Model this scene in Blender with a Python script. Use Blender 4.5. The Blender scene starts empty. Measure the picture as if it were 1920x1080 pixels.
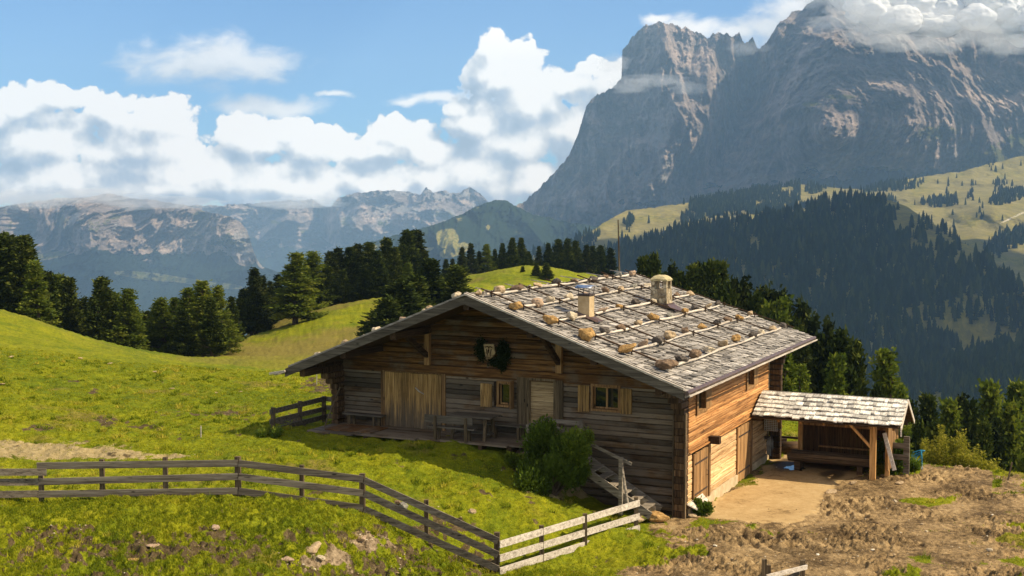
import bpy, bmesh, math, random
import numpy as np
from mathutils import Vector, Matrix
random.seed(7); RNG=np.random.RandomState(11)
SC=bpy.context.scene; COL=SC.collection
# ------------------------------------------------------------ camera, sun, sky, exposure
CAMZ=9.134; FPX=2336.0; PITCH=math.atan(150/FPX); YAW=math.radians(25.7)
cam=bpy.data.cameras.new('camera'); camo=bpy.data.objects.new('camera',cam); COL.objects.link(camo)
cam.sensor_width=36; cam.lens=36*FPX/1920; cam.clip_start=0.5; cam.clip_end=90000
camo.location=(0,0,CAMZ); camo.rotation_euler=(math.pi/2-PITCH,0,0); SC.camera=camo
SUN=Vector((1.03,-.164,1.0)).normalized()      # direction towards the sun
sl=bpy.data.lights.new('sun','SUN'); sl.energy=5.0; sl.angle=math.radians(.5); sl.color=(1.0,.85,.62)
so=bpy.data.objects.new('sun',sl); COL.objects.link(so); so.rotation_euler=SUN.to_track_quat('Z','Y').to_euler(); so.location=(60,-10,80)
SC.view_settings.view_transform='Standard'; SC.view_settings.look='None'; SC.view_settings.gamma=1; SC.view_settings.exposure=0.72
SC.cycles.volume_bounces=3; SC.cycles.max_bounces=7; SC.cycles.diffuse_bounces=4; SC.cycles.glossy_bounces=4; SC.cycles.transmission_bounces=4; SC.cycles.transparent_max_bounces=12
SC.cycles.use_denoising=True

def N(nt,t,**k):
    n=nt.nodes.new(t)
    for a,b in k.items(): setattr(n,a,b)
    return n
class G:
    """tiny node-graph helper"""
    def __init__(s,nt): s.nt=nt
    def lk(s,v,sock):
        if v is None: return
        if hasattr(v,'is_output'): s.nt.links.new(v,sock)
        else:
            try: sock.default_value=v
            except Exception: sock.default_value=(v,v,v)
    def m(s,op,a,b=None,c=None,clamp=False):
        n=N(s.nt,'ShaderNodeMath',operation=op,use_clamp=clamp)
        s.lk(a,n.inputs[0]); s.lk(b,n.inputs[1]); s.lk(c,n.inputs[2]); return n.outputs[0]
    def v(s,op,a,b=None):
        n=N(s.nt,'ShaderNodeVectorMath',operation=op)
        s.lk(a,n.inputs[0]); s.lk(b,n.inputs[1])
        return n.outputs['Value'] if op in('LENGTH','DOT_PRODUCT','DISTANCE') else n.outputs[0]
    def noise(s,vec,scale,detail=6,rough=.6,dist=0,lac=2.0):
        n=N(s.nt,'ShaderNodeTexNoise'); s.lk(vec,n.inputs['Vector']); n.inputs['Scale'].default_value=scale
        n.inputs['Detail'].default_value=detail; n.inputs['Roughness'].default_value=rough; n.inputs['Distortion'].default_value=dist
        n.inputs['Lacunarity'].default_value=lac
        return n.outputs[0]
    def ramp(s,fac,stops,mode='LINEAR'):
        n=N(s.nt,'ShaderNodeValToRGB'); e=n.color_ramp.elements; n.color_ramp.interpolation=mode
        while len(e)<len(stops): e.new(.5)
        for i,(p,c) in enumerate(stops):
            e[i].position=p; e[i].color=(c,c,c,1) if not hasattr(c,'__len__') else (*c[:3],1)
        s.lk(fac,n.inputs[0]); return n.outputs[0]
    def mix(s,f,a,b,mode='MIX'):
        n=N(s.nt,'ShaderNodeMix',data_type='RGBA',blend_type=mode)
        s.lk(f,n.inputs[0])
        for v,i in((a,6),(b,7)):
            if hasattr(v,'is_output'): s.nt.links.new(v,n.inputs[i])
            else: n.inputs[i].default_value=(*v[:3],1)
        return n.outputs[2]
    def step(s,x,a,b): # smoothstep
        n=N(s.nt,'ShaderNodeMapRange',interpolation_type='SMOOTHSTEP',clamp=True)
        s.lk(x,n.inputs[0]); n.inputs[1].default_value=a; n.inputs[2].default_value=b
        n.inputs[3].default_value=0; n.inputs[4].default_value=1; return n.outputs[0]
    def attr(s,name,t='Fac'):
        n=N(s.nt,'ShaderNodeAttribute',attribute_name=name); return n.outputs[t]
    def comb(s,x,y,z):
        n=N(s.nt,'ShaderNodeCombineXYZ'); s.lk(x,n.inputs[0]); s.lk(y,n.inputs[1]); s.lk(z,n.inputs[2]); return n.outputs[0]

# ------------------------------------------------------------ world: nishita sky and cumulus clouds
def build_world():
    w=bpy.data.worlds.new('World'); SC.world=w; w.use_nodes=True; nt=w.node_tree; nt.nodes.clear(); g=G(nt)
    out=N(nt,'ShaderNodeOutputWorld')
    sky=N(nt,'ShaderNodeTexSky',sky_type='NISHITA'); sky.sun_disc=False
    sky.sun_elevation=math.asin(SUN.z); sky.sun_rotation=math.atan2(SUN.x,SUN.y)
    sky.altitude=2000; sky.air_density=1.1; sky.dust_density=0.3; sky.ozone_density=2.5
    bg=N(nt,'ShaderNodeBackground'); nt.links.new(g.mix(1.0,sky.outputs[0],(.56,.86,1.14),'MULTIPLY'),bg.inputs[0]); bg.inputs[1].default_value=0.076
    tc=N(nt,'ShaderNodeTexCoord'); sep=N(nt,'ShaderNodeSeparateXYZ'); nt.links.new(tc.outputs['Generated'],sep.inputs[0])
    yy=g.m('MAXIMUM',sep.outputs[1],.08)
    U=g.m('MULTIPLY',g.m('DIVIDE',sep.outputs[0],yy),FPX); V=g.m('MULTIPLY',g.m('DIVIDE',sep.outputs[2],yy),FPX)
    P=g.comb(U,V,0.0)                     # sky chart, units 1/2336 rad about due north
    hard=[(-20,215,90,62),(40,200,90,50),(100,178,72,38),(150,180,50,30),(290,235,112,78),(215,215,70,45),(60,265,160,70),(250,290,210,70),(480,262,95,50),(545,245,60,35),
          (600,275,90,45),(745,255,90,50),(700,285,90,40),(805,290,60,35),(400,330,420,52),(690,345,260,40),(120,340,220,45),(-150,300,220,120),
          (925,95,46,46),(905,135,58,50),(955,150,90,70),(990,190,115,70),(1070,160,75,48),(1120,130,46,36),(1150,170,80,90),(900,235,80,70),(960,270,140,75),
          (1700,-20,150,50),(1860,0,130,70),(1960,60,120,90),(150,335,260,55),(330,350,260,48),(560,345,240,46),(760,340,160,40),(900,330,130,55),(1000,340,130,60),(1080,250,110,90),(865,200,45,28)]
    soft=[(405,118,190,58),(340,125,90,30),(510,200,130,30),(825,183,95,17),(770,186,50,12),(630,175,45,9),(1235,40,50,14),(1300,55,80,34),(1375,70,70,34),(1430,60,70,40),(1500,30,110,60),(1640,20,190,75),(1800,45,190,80),(1960,90,180,110)]
    grp=bpy.data.node_groups.new('cloud_density','ShaderNodeTree')
    grp.interface.new_socket('P',in_out='INPUT',socket_type='NodeSocketVector')
    grp.interface.new_socket('H',in_out='OUTPUT',socket_type='NodeSocketFloat')
    grp.interface.new_socket('S',in_out='OUTPUT',socket_type='NodeSocketFloat'); grp.interface.new_socket('F',in_out='OUTPUT',socket_type='NodeSocketFloat')
    gi=N(grp,'NodeGroupInput'); go=N(grp,'NodeGroupOutput'); q=G(grp)
    def field(vec,lst):
        acc=None
        for (x,y,a,b) in lst:
            d=q.v('LENGTH',q.v('MULTIPLY',q.v('SUBTRACT',vec,(x-960,390-y,0)),(1/a,1/b,0)))
            s=q.m('SUBTRACT',1.0,d)
            if acc is None: acc=s
            else:
                n=N(grp,'ShaderNodeMath',operation='SMOOTH_MAX'); n.inputs[2].default_value=.12
                grp.links.new(acc,n.inputs[0]); grp.links.new(s,n.inputs[1]); acc=n.outputs[0]
        return acc
    def warp(amt,sc):
        n=N(grp,'ShaderNodeTexNoise'); n.inputs['Scale'].default_value=sc; n.inputs['Detail'].default_value=3
        grp.links.new(gi.outputs[0],n.inputs['Vector'])
        return q.v('ADD',gi.outputs[0],q.v('MULTIPLY',q.v('SUBTRACT',n.outputs['Color'],(.5,.5,.5)),(amt,amt,0)))
    fh=field(warp(55,.012),hard); fs=field(warp(60,.012),soft)
    # billows: rounded lumps from inverted voronoi distances at several sizes
    pw=warp(14,.05); bil=None
    for sc,am in((.014,.36),(.034,.20),(.08,.085),(.17,.035)):
        v=N(grp,'ShaderNodeTexVoronoi',feature='SMOOTH_F1'); v.inputs['Scale'].default_value=sc; v.inputs['Smoothness'].default_value=.35
        grp.links.new(pw,v.inputs['Vector'])
        t=q.m('MULTIPLY',q.m('SUBTRACT',.42,v.outputs['Distance']),am*2)
        bil=t if bil is None else q.m('ADD',bil,t)
    fb=q.m('MULTIPLY',q.m('SUBTRACT',q.noise(gi.outputs[0],.03,8,.62),.5),.5)
    H_=q.m('ADD',q.m('ADD',fh,bil),q.m('MULTIPLY',fb,.6))
    fb2=q.m('MULTIPLY',q.m('SUBTRACT',q.noise(q.v('MULTIPLY',gi.outputs[0],(.6,1.2,1)),.02,9,.6,.4),.5),1.5)
    S_=q.m('ADD',fs,fb2)
    grp.links.new(H_,go.inputs[0]); grp.links.new(S_,go.inputs[1]); grp.links.new(q.m('ADD',fh,q.m('MULTIPLY',fb,.25)),go.inputs[2])
    def use(vec):
        n=N(nt,'ShaderNodeGroup'); n.node_tree=grp; nt.links.new(vec,n.inputs[0]); return n.outputs
    a=use(P); b=use(g.v('ADD',P,(13,17,0))); c=use(g.v('ADD',P,(30,50,0)))
    covH=g.step(a[0],-.02,.13); covS=g.m('MULTIPLY',g.step(a[1],-.05,.75),.88)
    fine=g.m('SUBTRACT',a[0],b[0]); big=g.m('SUBTRACT',a[2],c[2])
    litH=g.m('ADD',g.m('ADD',g.m('MULTIPLY',fine,.75),g.m('MULTIPLY',big,.70)),.80)
    # cloud bases sit lower in their mass: denser cloud overhead = greyer
    thick=g.step(c[2],.05,.9); litH=g.m('SUBTRACT',litH,g.m('MULTIPLY',thick,.22))
    litH=g.m('MINIMUM',g.m('MAXIMUM',litH,0),1)
    litS=g.m('ADD',g.m('MULTIPLY',g.m('SUBTRACT',a[1],c[1]),.25),.62)
    litS=g.m('MINIMUM',g.m('MAXIMUM',litS,0),1)
    colr=[(0,(.30,.34,.39)),(.35,(.43,.46,.50)),(.62,(.72,.68,.63)),(.85,(1.03,.94,.83)),(1,(1.14,1.02,.88))]
    cH=g.ramp(litH,colr); cS=g.ramp(litS,colr)
    front=g.step(sep.outputs[1],.1,.3); low=g.step(V,-40,10)
    covH=g.m('MULTIPLY',g.m('MULTIPLY',covH,front),low); covS=g.m('MULTIPLY',g.m('MULTIPLY',covS,front),low)
    cov=g.m('SUBTRACT',1.0,g.m('MULTIPLY',g.m('SUBTRACT',1.0,covH),g.m('SUBTRACT',1.0,covS)))
    cc=g.mix(covH,cS,cH)
    bc=N(nt,'ShaderNodeBackground'); nt.links.new(cc,bc.inputs[0]); bc.inputs[1].default_value=.90
    # unseen broken cloud added behind and above the viewer to lift the fill
    bn=g.step(g.noise(tc.outputs['Generated'],2.6,6,.6),.40,.52); bk=g.m('SUBTRACT',1.0,g.step(sep.outputs[1],-.05,.30)); bk=g.m('MULTIPLY',g.m('MULTIPLY',bk,bn),g.step(sep.outputs[2],.0,.08))
    cc=g.mix(bk,cc,(.38,.32,.25)); cov=g.m('MAXIMUM',cov,g.m('MULTIPLY',bk,.7))
    mx=N(nt,'ShaderNodeMixShader'); nt.links.new(cov,mx.inputs[0]); nt.links.new(bg.outputs[0],mx.inputs[1]); nt.links.new(bc.outputs[0],mx.inputs[2])
    nt.links.new(mx.outputs[0],out.inputs[0])
    w.cycles.sampling_method='MANUAL'; w.cycles.sample_map_resolution=512
build_world()

# ------------------------------------------------------------ pixel <-> world helpers (used to measure the place)
_R=np.array([1,0,0.]);_F=np.array([0,math.cos(PITCH),-math.sin(PITCH)]);_U=np.array([0,math.sin(PITCH),math.cos(PITCH)])
C0=np.array([0,0,CAMZ])
def ray(x,y): return _F+_R*((x-960)/FPX)+_U*((540-y)/FPX)
def at(px,py,d):
    r=ray(px,py); return C0+r*(d/r[1])
def atz(px,py,z):
    r=ray(px,py); return C0+r*((z-CAMZ)/r[2])
def project(P):
    P=np.asarray(P)-C0; d=P@_F; return 960+FPX*(P@_R)/d, 540-FPX*(P@_U)/d
OX=np.array([5.2025,37.0,0.0]); EX=np.array([math.cos(YAW),-math.sin(YAW),0]); EY=np.array([math.sin(YAW),math.cos(YAW),0])
def toH(P): d=np.asarray(P)-OX; return np.array([d@EX,d@EY,d[2]])
def fromH(x,y,z): return OX+EX*x+EY*y+np.array([0,0,z])
def hY(px,py,yh):
    r=ray(px,py); t=((OX-C0)@EY+yh)/(r@EY); return toH(C0+r*t)
def hX(px,py,xh):
    r=ray(px,py); t=((OX-C0)@EX+xh)/(r@EX); return toH(C0+r*t)
def hZ(px,py,z): return toH(atz(px,py,z))

# ------------------------------------------------------------ noise (vectorised)
_perm=np.random.RandomState(3).permutation(256); _perm=np.concatenate([_perm,_perm,_perm])
_gr=np.random.RandomState(4).normal(size=(256,3)); _gr/=np.linalg.norm(_gr,axis=1)[:,None]
def perlin(x,y,z):
    x,y,z=np.broadcast_arrays(x,y,z); xi=np.floor(x).astype(int);yi=np.floor(y).astype(int);zi=np.floor(z).astype(int)
    xf=x-xi;yf=y-yi;zf=z-zi; xi&=255;yi&=255;zi&=255
    fd=lambda t:t*t*t*(t*(t*6-15)+10); u,v,w=fd(xf),fd(yf),fd(zf)
    def gr(a,b,c):
        h=_perm[_perm[_perm[xi+a]+yi+b]+zi+c]; q=_gr[h&255]; return q[...,0]*(xf-a)+q[...,1]*(yf-b)+q[...,2]*(zf-c)
    l=lambda a,b,t:a+(b-a)*t
    return l(l(l(gr(0,0,0),gr(1,0,0),u),l(gr(0,1,0),gr(1,1,0),u),v),l(l(gr(0,0,1),gr(1,0,1),u),l(gr(0,1,1),gr(1,1,1),u),v),w)
def fbm(x,y,z,o=5,g=.5,l=2.03):
    s=0;a=1
    for i in range(o): s=s+a*perlin(x+17*i,y+5*i,z+9*i); x=x*l;y=y*l;z=z*l;a*=g
    return s
def ridged(x,y,z,o=5,g=.5,l=2.1):
    s=0;a=1;w=1
    for i in range(o):
        n=1-np.abs(perlin(x+13*i,y+7*i,z+3*i))*2; n=n*n; s=s+a*n*w; w=np.clip(n,0,1); x=x*l;y=y*l;z=z*l;a*=g
    return s
def sstep(x,a,b): t=np.clip((x-a)/(b-a),0,1); return t*t*(3-2*t)

# ------------------------------------------------------------ object helpers
def tag(o,label=None,cat=None,group=None,kind=None):
    if label: o['label']=label
    if cat: o['category']=cat
    if group: o['group']=group
    if kind: o['kind']=kind
    return o
def empty(name,loc=(0,0,0),rz=0,label=None,cat=None,group=None):
    o=bpy.data.objects.new(name,None); COL.objects.link(o); o.location=loc; o.rotation_euler=(0,0,rz); o.empty_display_size=.2
    return tag(o,label,cat,group)
def mkobj(name,me,mat,parent=None):
    o=bpy.data.objects.new(name,me); COL.objects.link(o)
    if mat is not None:
        for m in (mat if isinstance(mat,(list,tuple)) else [mat]): me.materials.append(m)
    if parent is not None: o.parent=parent
    return o
def npmesh(name,co,faces,smooth=True,fattr=None,vattr=None):
    """faces: (n,k) int array"""
    me=bpy.data.meshes.new(name); co=np.asarray(co,dtype=np.float32); faces=np.asarray(faces,dtype=np.int32); n,k=faces.shape
    me.vertices.add(len(co)); me.vertices.foreach_set('co',co.ravel())
    me.loops.add(n*k); me.loops.foreach_set('vertex_index',faces.ravel())
    me.polygons.add(n); me.polygons.foreach_set('loop_start',np.arange(n,dtype=np.int32)*k)
    try: me.polygons.foreach_set('loop_total',np.full(n,k,dtype=np.int32))
    except Exception: pass
    me.polygons.foreach_set('use_smooth',np.full(n,smooth,dtype=bool))
    for dom,d in(('FACE',fattr),('POINT',vattr)):
        for a,v in (d or {}).items():
            at_=me.attributes.new(a,'FLOAT',dom); at_.data.foreach_set('value',np.asarray(v,dtype=np.float32).ravel())
    me.update(calc_edges=True); me.validate(); return me
class MB:
    def __init__(s): s.v=[]; s.f=[]; s.t=[]; s.m=[]
    def add(s,vs,fs,tint=.5,mi=0):
        b=len(s.v); s.v+= [tuple(map(float,p)) for p in vs]; s.f+=[tuple(b+i for i in f) for f in fs]; s.t+=[tint]*len(fs); s.m+=[mi]*len(fs)
    def box(s,x0,x1,y0,y1,z0,z1,tint=.5,mi=0):
        s.add([(x0,y0,z0),(x1,y0,z0),(x1,y1,z0),(x0,y1,z0),(x0,y0,z1),(x1,y0,z1),(x1,y1,z1),(x0,y1,z1)],
              [(0,3,2,1),(4,5,6,7),(0,1,5,4),(1,2,6,5),(2,3,7,6),(3,0,4,7)],tint,mi)
    def beam(s,p0,p1,w,h,tint=.5,up=(0,0,1),mi=0,bev=0.0,roll=0):
        """bar from p0 to p1, w across, h along up"""
        p0=Vector(p0);p1=Vector(p1);d=(p1-p0).normalized();u=Vector(up); a=d.cross(u)
        if a.length<1e-4: a=d.cross(Vector((1,0,0)))
        a.normalize(); u=a.cross(d).normalized()
        w/=2;h/=2
        if bev<=0: pr=[(-w,-h),(w,-h),(w,h),(-w,h)]
        else: pr=[(-w+bev,-h),(w-bev,-h),(w,-h+bev),(w,h-bev),(w-bev,h),(-w+bev,h),(-w,h-bev),(-w,-h+bev)]
        n=len(pr); vs=[p0+a*x+u*y for x,y in pr]+[p1+a*x+u*y for x,y in pr]
        fs=[(i,(i+1)%n,n+(i+1)%n,n+i) for i in range(n)]+[tuple(range(n))[::-1],tuple(range(n,2*n))]
        s.add(vs,fs,tint,mi)
    def tube(s,pts,rad,n=8,tint=.5,mi=0):
        pts=[Vector(p) for p in pts]; rings=[]
        for i,p in enumerate(pts):
            d=(pts[min(i+1,len(pts)-1)]-pts[max(i-1,0)]).normalized(); a=d.cross(Vector((0,0,1)))
            if a.length<1e-3: a=Vector((1,0,0))
            a.normalize(); b=d.cross(a); r=rad[i] if hasattr(rad,'__len__') else rad
            rings.append([p+a*math.cos(2*math.pi*k/n)*r+b*math.sin(2*math.pi*k/n)*r for k in range(n)])
        vs=[q for r in rings for q in r]; fs=[]
        for i in range(len(pts)-1):
            for k in range(n): fs.append((i*n+k,i*n+(k+1)%n,(i+1)*n+(k+1)%n,(i+1)*n+k))
        fs.append(tuple(range(n))[::-1]); fs.append(tuple(range((len(pts)-1)*n,len(pts)*n)))
        s.add(vs,fs,tint,mi)
    def build(s,name,mat,parent=None,smooth=False):
        me=bpy.data.meshes.new(name); me.from_pydata(s.v,[],s.f); 
        a=me.attributes.new('tint','FLOAT','FACE'); a.data.foreach_set('value',s.t)
        o=mkobj(name,me,mat,parent); me.polygons.foreach_set('material_index',s.m)
        if smooth: me.polygons.foreach_set('use_smooth',[True]*len(s.f))
        me.update(); return o

# ------------------------------------------------------------ materials
def mat(name,rough=.8,spec=.3):
    m=bpy.data.materials.new(name); m.use_nodes=True; nt=m.node_tree; b=nt.nodes['Principled BSDF']
    b.inputs['Roughness'].default_value=rough; b.inputs['Specular IOR Level'].default_value=spec
    return m,nt,G(nt),b
def wood(name,dark,mid,light,axis='X',grain=1.0,grey=None,greyamt=.4,bump=.6,knots=True,rough=.8,foot=None):
    m,nt,g,b=mat(name,rough,.2)
    tc=N(nt,'ShaderNodeTexCoord'); t=g.attr('tint')
    off=g.v('MULTIPLY',g.comb(t,t,t),(37.0,53.0,71.0)); p=g.v('ADD',tc.outputs['Object'],off)
    s={'X':(.35,9,9),'Y':(9,.35,9),'Z':(9,9,.35)}[axis]; s=tuple(q*grain for q in s)
    gr=g.noise(g.v('MULTIPLY',p,s),1.6,7,.65,.6); fine=g.noise(g.v('MULTIPLY',p,tuple(q*3.5 for q in s)),2.2,4,.6)
    f=g.m('ADD',g.m('MULTIPLY',gr,.72),g.m('MULTIPLY',fine,.28))
    c=g.ramp(f,[(.35,dark),(.5,mid),(.66,light)])
    if grey:
        gf=g.step(g.noise(p,.9,5,.6),.62-greyamt*.5,.82-greyamt*.5); gc=g.mix(f,tuple(q*.55 for q in grey),grey)
        c=g.mix(g.m('MULTIPLY',gf,.85),c,gc)
    tv=g.m('ADD',g.m('MULTIPLY',t,1.2),.40); c=g.mix(1.0,c,g.comb(tv,tv,tv),'MULTIPLY')
    if knots:
        vo=N(nt,'ShaderNodeTexVoronoi'); vo.inputs['Scale'].default_value=2.6
        ks={'X':(.5,1.6,1.6),'Y':(1.6,.5,1.6),'Z':(1.6,1.6,.5)}[axis]
        nt.links.new(g.v('MULTIPLY',p,ks),vo.inputs['Vector'])
        k=g.step(vo.outputs['Distance'],.05,.12); c=g.mix(k,tuple(q*.35 for q in dark),c)
    if foot:   # rain-blackened streaks creeping up from the lower ends
        sz=N(nt,'ShaderNodeSeparateXYZ'); nt.links.new(tc.outputs['Object'],sz.inputs[0])
        ff=g.step(g.m('ADD',sz.outputs[2],g.m('MULTIPLY',g.m('SUBTRACT',gr,.5),foot[2])),foot[1],foot[0]); c=g.mix(g.m('MULTIPLY',ff,.8),c,g.mix(f,(.02,.016,.012),(.16,.14,.11)))
    cr=g.step(fine,.30,.42); c=g.mix(cr,tuple(q*.4 for q in dark),c)
    nt.links.new(c,b.inputs['Base Color'])
    bp=N(nt,'ShaderNodeBump'); bp.inputs['Strength'].default_value=bump; bp.inputs['Distance'].default_value=.02
    nt.links.new(f,bp.inputs['Height']); nt.links.new(bp.outputs[0],b.inputs['Normal'])
    return m
def plain(name,c1,c2,scale=4,rough=.8,bump=.3,dist=.02,spec=.3,metal=0,detail=6,tint=True,bsc=None):
    m,nt,g,b=mat(name,rough,spec); b.inputs['Metallic'].default_value=metal
    tc=N(nt,'ShaderNodeTexCoord'); f=g.noise(tc.outputs['Object'],scale,detail,.62)
    c=g.ramp(f,[(.32,c1),(.68,c2)])
    if tint:
        t=g.attr('tint'); tv=g.m('ADD',g.m('MULTIPLY',t,.9),.55); c=g.mix(1.0,c,g.comb(tv,tv,tv),'MULTIPLY')
    nt.links.new(c,b.inputs['Base Color'])
    if bump:
        bp=N(nt,'ShaderNodeBump'); bp.inputs['Strength'].default_value=bump; bp.inputs['Distance'].default_value=dist
        nt.links.new(g.noise(tc.outputs['Object'],bsc or scale*2,8,.65),bp.inputs['Height']); nt.links.new(bp.outputs[0],b.inputs['Normal'])
    return m
# ============================================================ GROUND
def _ctl():
    L=[]
    for px,py,d in [(80,937,32),(192,935,32),(313,935,32),(447,935,32),(566,932,32.3),(682,965,32),(795,1018,31.8),(932,1082,31.5),(1097,1035,33.6),(1197,1003,35.6),
        (0,580,85),(60,598,85),(110,615,84),(160,638,82),(230,660,80),(300,674,78),(350,680,77),(420,690,70),(500,699,64),(600,703,59),
        (380,670,102),(380,662,116),(420,680,92),(420,648,130),(470,685,90),(470,655,115),(470,625,140),(520,690,88),(520,650,118),(520,605,150),(600,695,84),(600,650,115),(600,590,152),(700,690,84),(700,640,112),(700,572,152),(800,660,100),(800,605,125),(800,555,155),(470,640,178),(600,602,182),(700,577,182),(800,558,182),(900,560,130),(900,640,95),(880,516,205),(960,515,205),(1040,516,205),(1120,519,205),(1000,545,150),(850,532,180)]:
        L.append(at(px,py,d))
    for px,py,z in [(0,1080,1.25),(300,1080,1.1),(480,1060,1.05),(600,1000,1.2),(620,1075,.5),(740,1080,.2),(0,1000,1.55),(300,1000,1.5),(150,850,1.7),(0,850,1.8),(300,800,1.65),(0,780,1.95),(450,800,1.6),(0,700,2.1),(200,720,1.6),
                    (420,740,1.4),(900,1075,-.08),(1050,1078,-.08),(1160,1078,-.08),(1400,1078,-.02),(1700,1078,-.05),(1919,1078,-.05),(1919,905,-.3),(1230,975,-.12)]:
        L.append(atz(px,py,z))
    for h in [(-12.4,-1.9,1.68),(-14.5,-1.0,1.66),(-10,-1.7,1.68),(-7,-1.5,1.64),(-5.4,-1.7,1.3),(-4.2,-3.2,.95),(-6.5,-3.4,1.35),(-3,-4.2,.62),(-1.9,-3.6,.3),(-1,-2.4,0.),(-.5,-.6,-.18),(-2,-.5,-.15),(-3.2,-.6,.0),(-4.6,-.3,1.2),(-3.5,-1.9,.62),
              (-3,3,-.3),(-6,3,.9),(-10,3,1.3),(-12.6,3,1.4),(-14,6,1.4),(-8,8,1.1),(-4,9,0.),(-6,14,.5),(-14,12,1.0),(-1,12.5,-.25),(0,0,-.2),
              (.5,3,-.25),(.5,8,-.25),(3,6,-.25),(3,1,-.22),(6,4,-.25),(7,-4,-.1),(3,-5,-.06),(1,-3,-.1),(9,10,-.3),(12,6,-.35),(5,12,-.3),(2,14,-.35),(1.5,19,-.7),(6,18,-.9),(-4,20,-.5)]:
        L.append(fromH(*h))
    L+= [(14.5,47.5,-.5),(19,44.5,-.5),(23,40,-.4),(16,50,-2.0),(21,48,-2.6),(26,44,-2.4),(20,56,-6.5),(28,52,-8),(16,62,-8),(24,68,-14),(36,60,-16),(6,66,-4),(12,80,-10),(30,85,-24),(0,90,-5),(22,110,-22),(2,120,-4.5),(40,30,-3),(40,10,-2),(45,90,-36),
          (34,150,-40),(10,150,-5),(19,170,-7),(60,140,-60),(30,200,-22),(50,210,-60),(0,235,-4),(15,240,-8)]
    L+= [(-36,112,-7),(-48,112,-3.5),(-42,140,-12),(-60,120,-4),(-50,85,2.6),(-60,60,3),(-45,30,3),(-25,12,2.4),(-30,20,2.2),(0,12,1.8),(20,12,.5),(-10,0,3.5),(15,-5,2.5),(40,0,0),(-60,0,5),(-70,170,-14),(-50,170,-16),(-14,240,-8),(-40,240,-24),(35,260,-40),(-100,240,-40),(60,250,-80),(-30,320,-60),(60,330,-110),(-140,320,-80),(140,320,-150),(140,150,-110),(140,60,-60),(140,0,-30),(-140,100,0),(-140,0,10)]
    return np.array([tuple(map(float,p)) for p in L])
_CP=_ctl()
def _U2(r2): return np.where(r2>0,r2*np.log(r2+1e-12),0)
def _tps(P):
    X=P[:,:2]/50.0; n=len(X); r2=((X[:,None]-X[None])**2).sum(-1); K=_U2(r2)+np.eye(n)*2e-4
    A=np.zeros((n+3,n+3)); A[:n,:n]=K; A[:n,n]=1; A[:n,n+1:]=X; A[n,:n]=1; A[n+1:,:n]=X.T
    return X,np.linalg.solve(A,np.concatenate([P[:,2],[0,0,0]]))
_TX,_TW=_tps(_CP)
def tbase(x,y):
    x=np.atleast_1d(np.asarray(x,float)); y=np.atleast_1d(np.asarray(y,float)); o=np.empty(x.size); xf=x.ravel()/50; yf=y.ravel()/50
    for i in range(0,x.size,40000):
        a=xf[i:i+40000]; b=yf[i:i+40000]; r2=(a[:,None]-_TX[None,:,0])**2+(b[:,None]-_TX[None,:,1])**2
        o[i:i+40000]=_U2(r2)@_TW[:-3]+_TW[-3]+_TW[-2]*a+_TW[-1]*b
    return o.reshape(x.shape)
def inpoly(px,py,poly):
    c=np.zeros(px.shape,bool); n=len(poly)
    for i in range(n):
        x0,y0=poly[i];x1,y1=poly[(i+1)%n]
        k=((y0>py)!=(y1>py))&(px<(x1-x0)*(py-y0)/((y1-y0)+1e-9)+x0); c^=k
    return c
def pdist(px,py,poly):
    d=np.full(px.shape,1e9); n=len(poly)
    for i in range(n):
        x0,y0=poly[i];x1,y1=poly[(i+1)%n]; dx=x1-x0;dy=y1-y0; t=np.clip(((px-x0)*dx+(py-y0)*dy)/(dx*dx+dy*dy+1e-9),0,1)
        d=np.minimum(d,np.hypot(px-x0-t*dx,py-y0-t*dy))
    return np.where(inpoly(px,py,poly),d,-d)
YARD=[(1130,1400),(1150,1080),(1180,1045),(1240,1020),(1215,992),(1240,968),(1300,966),(1441,862),(1470,845),(1560,852),(1640,893),(1700,888),(1735,862),(1800,850),(1890,878),(1990,905),(2600,1050),(2400,1500)]
PAD=[(1310,968),(1330,945),(1441,862),(1470,848),(1560,862),(1636,893),(1590,898),(1556,920),(1540,955),(1500,980),(1400,978)]
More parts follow.
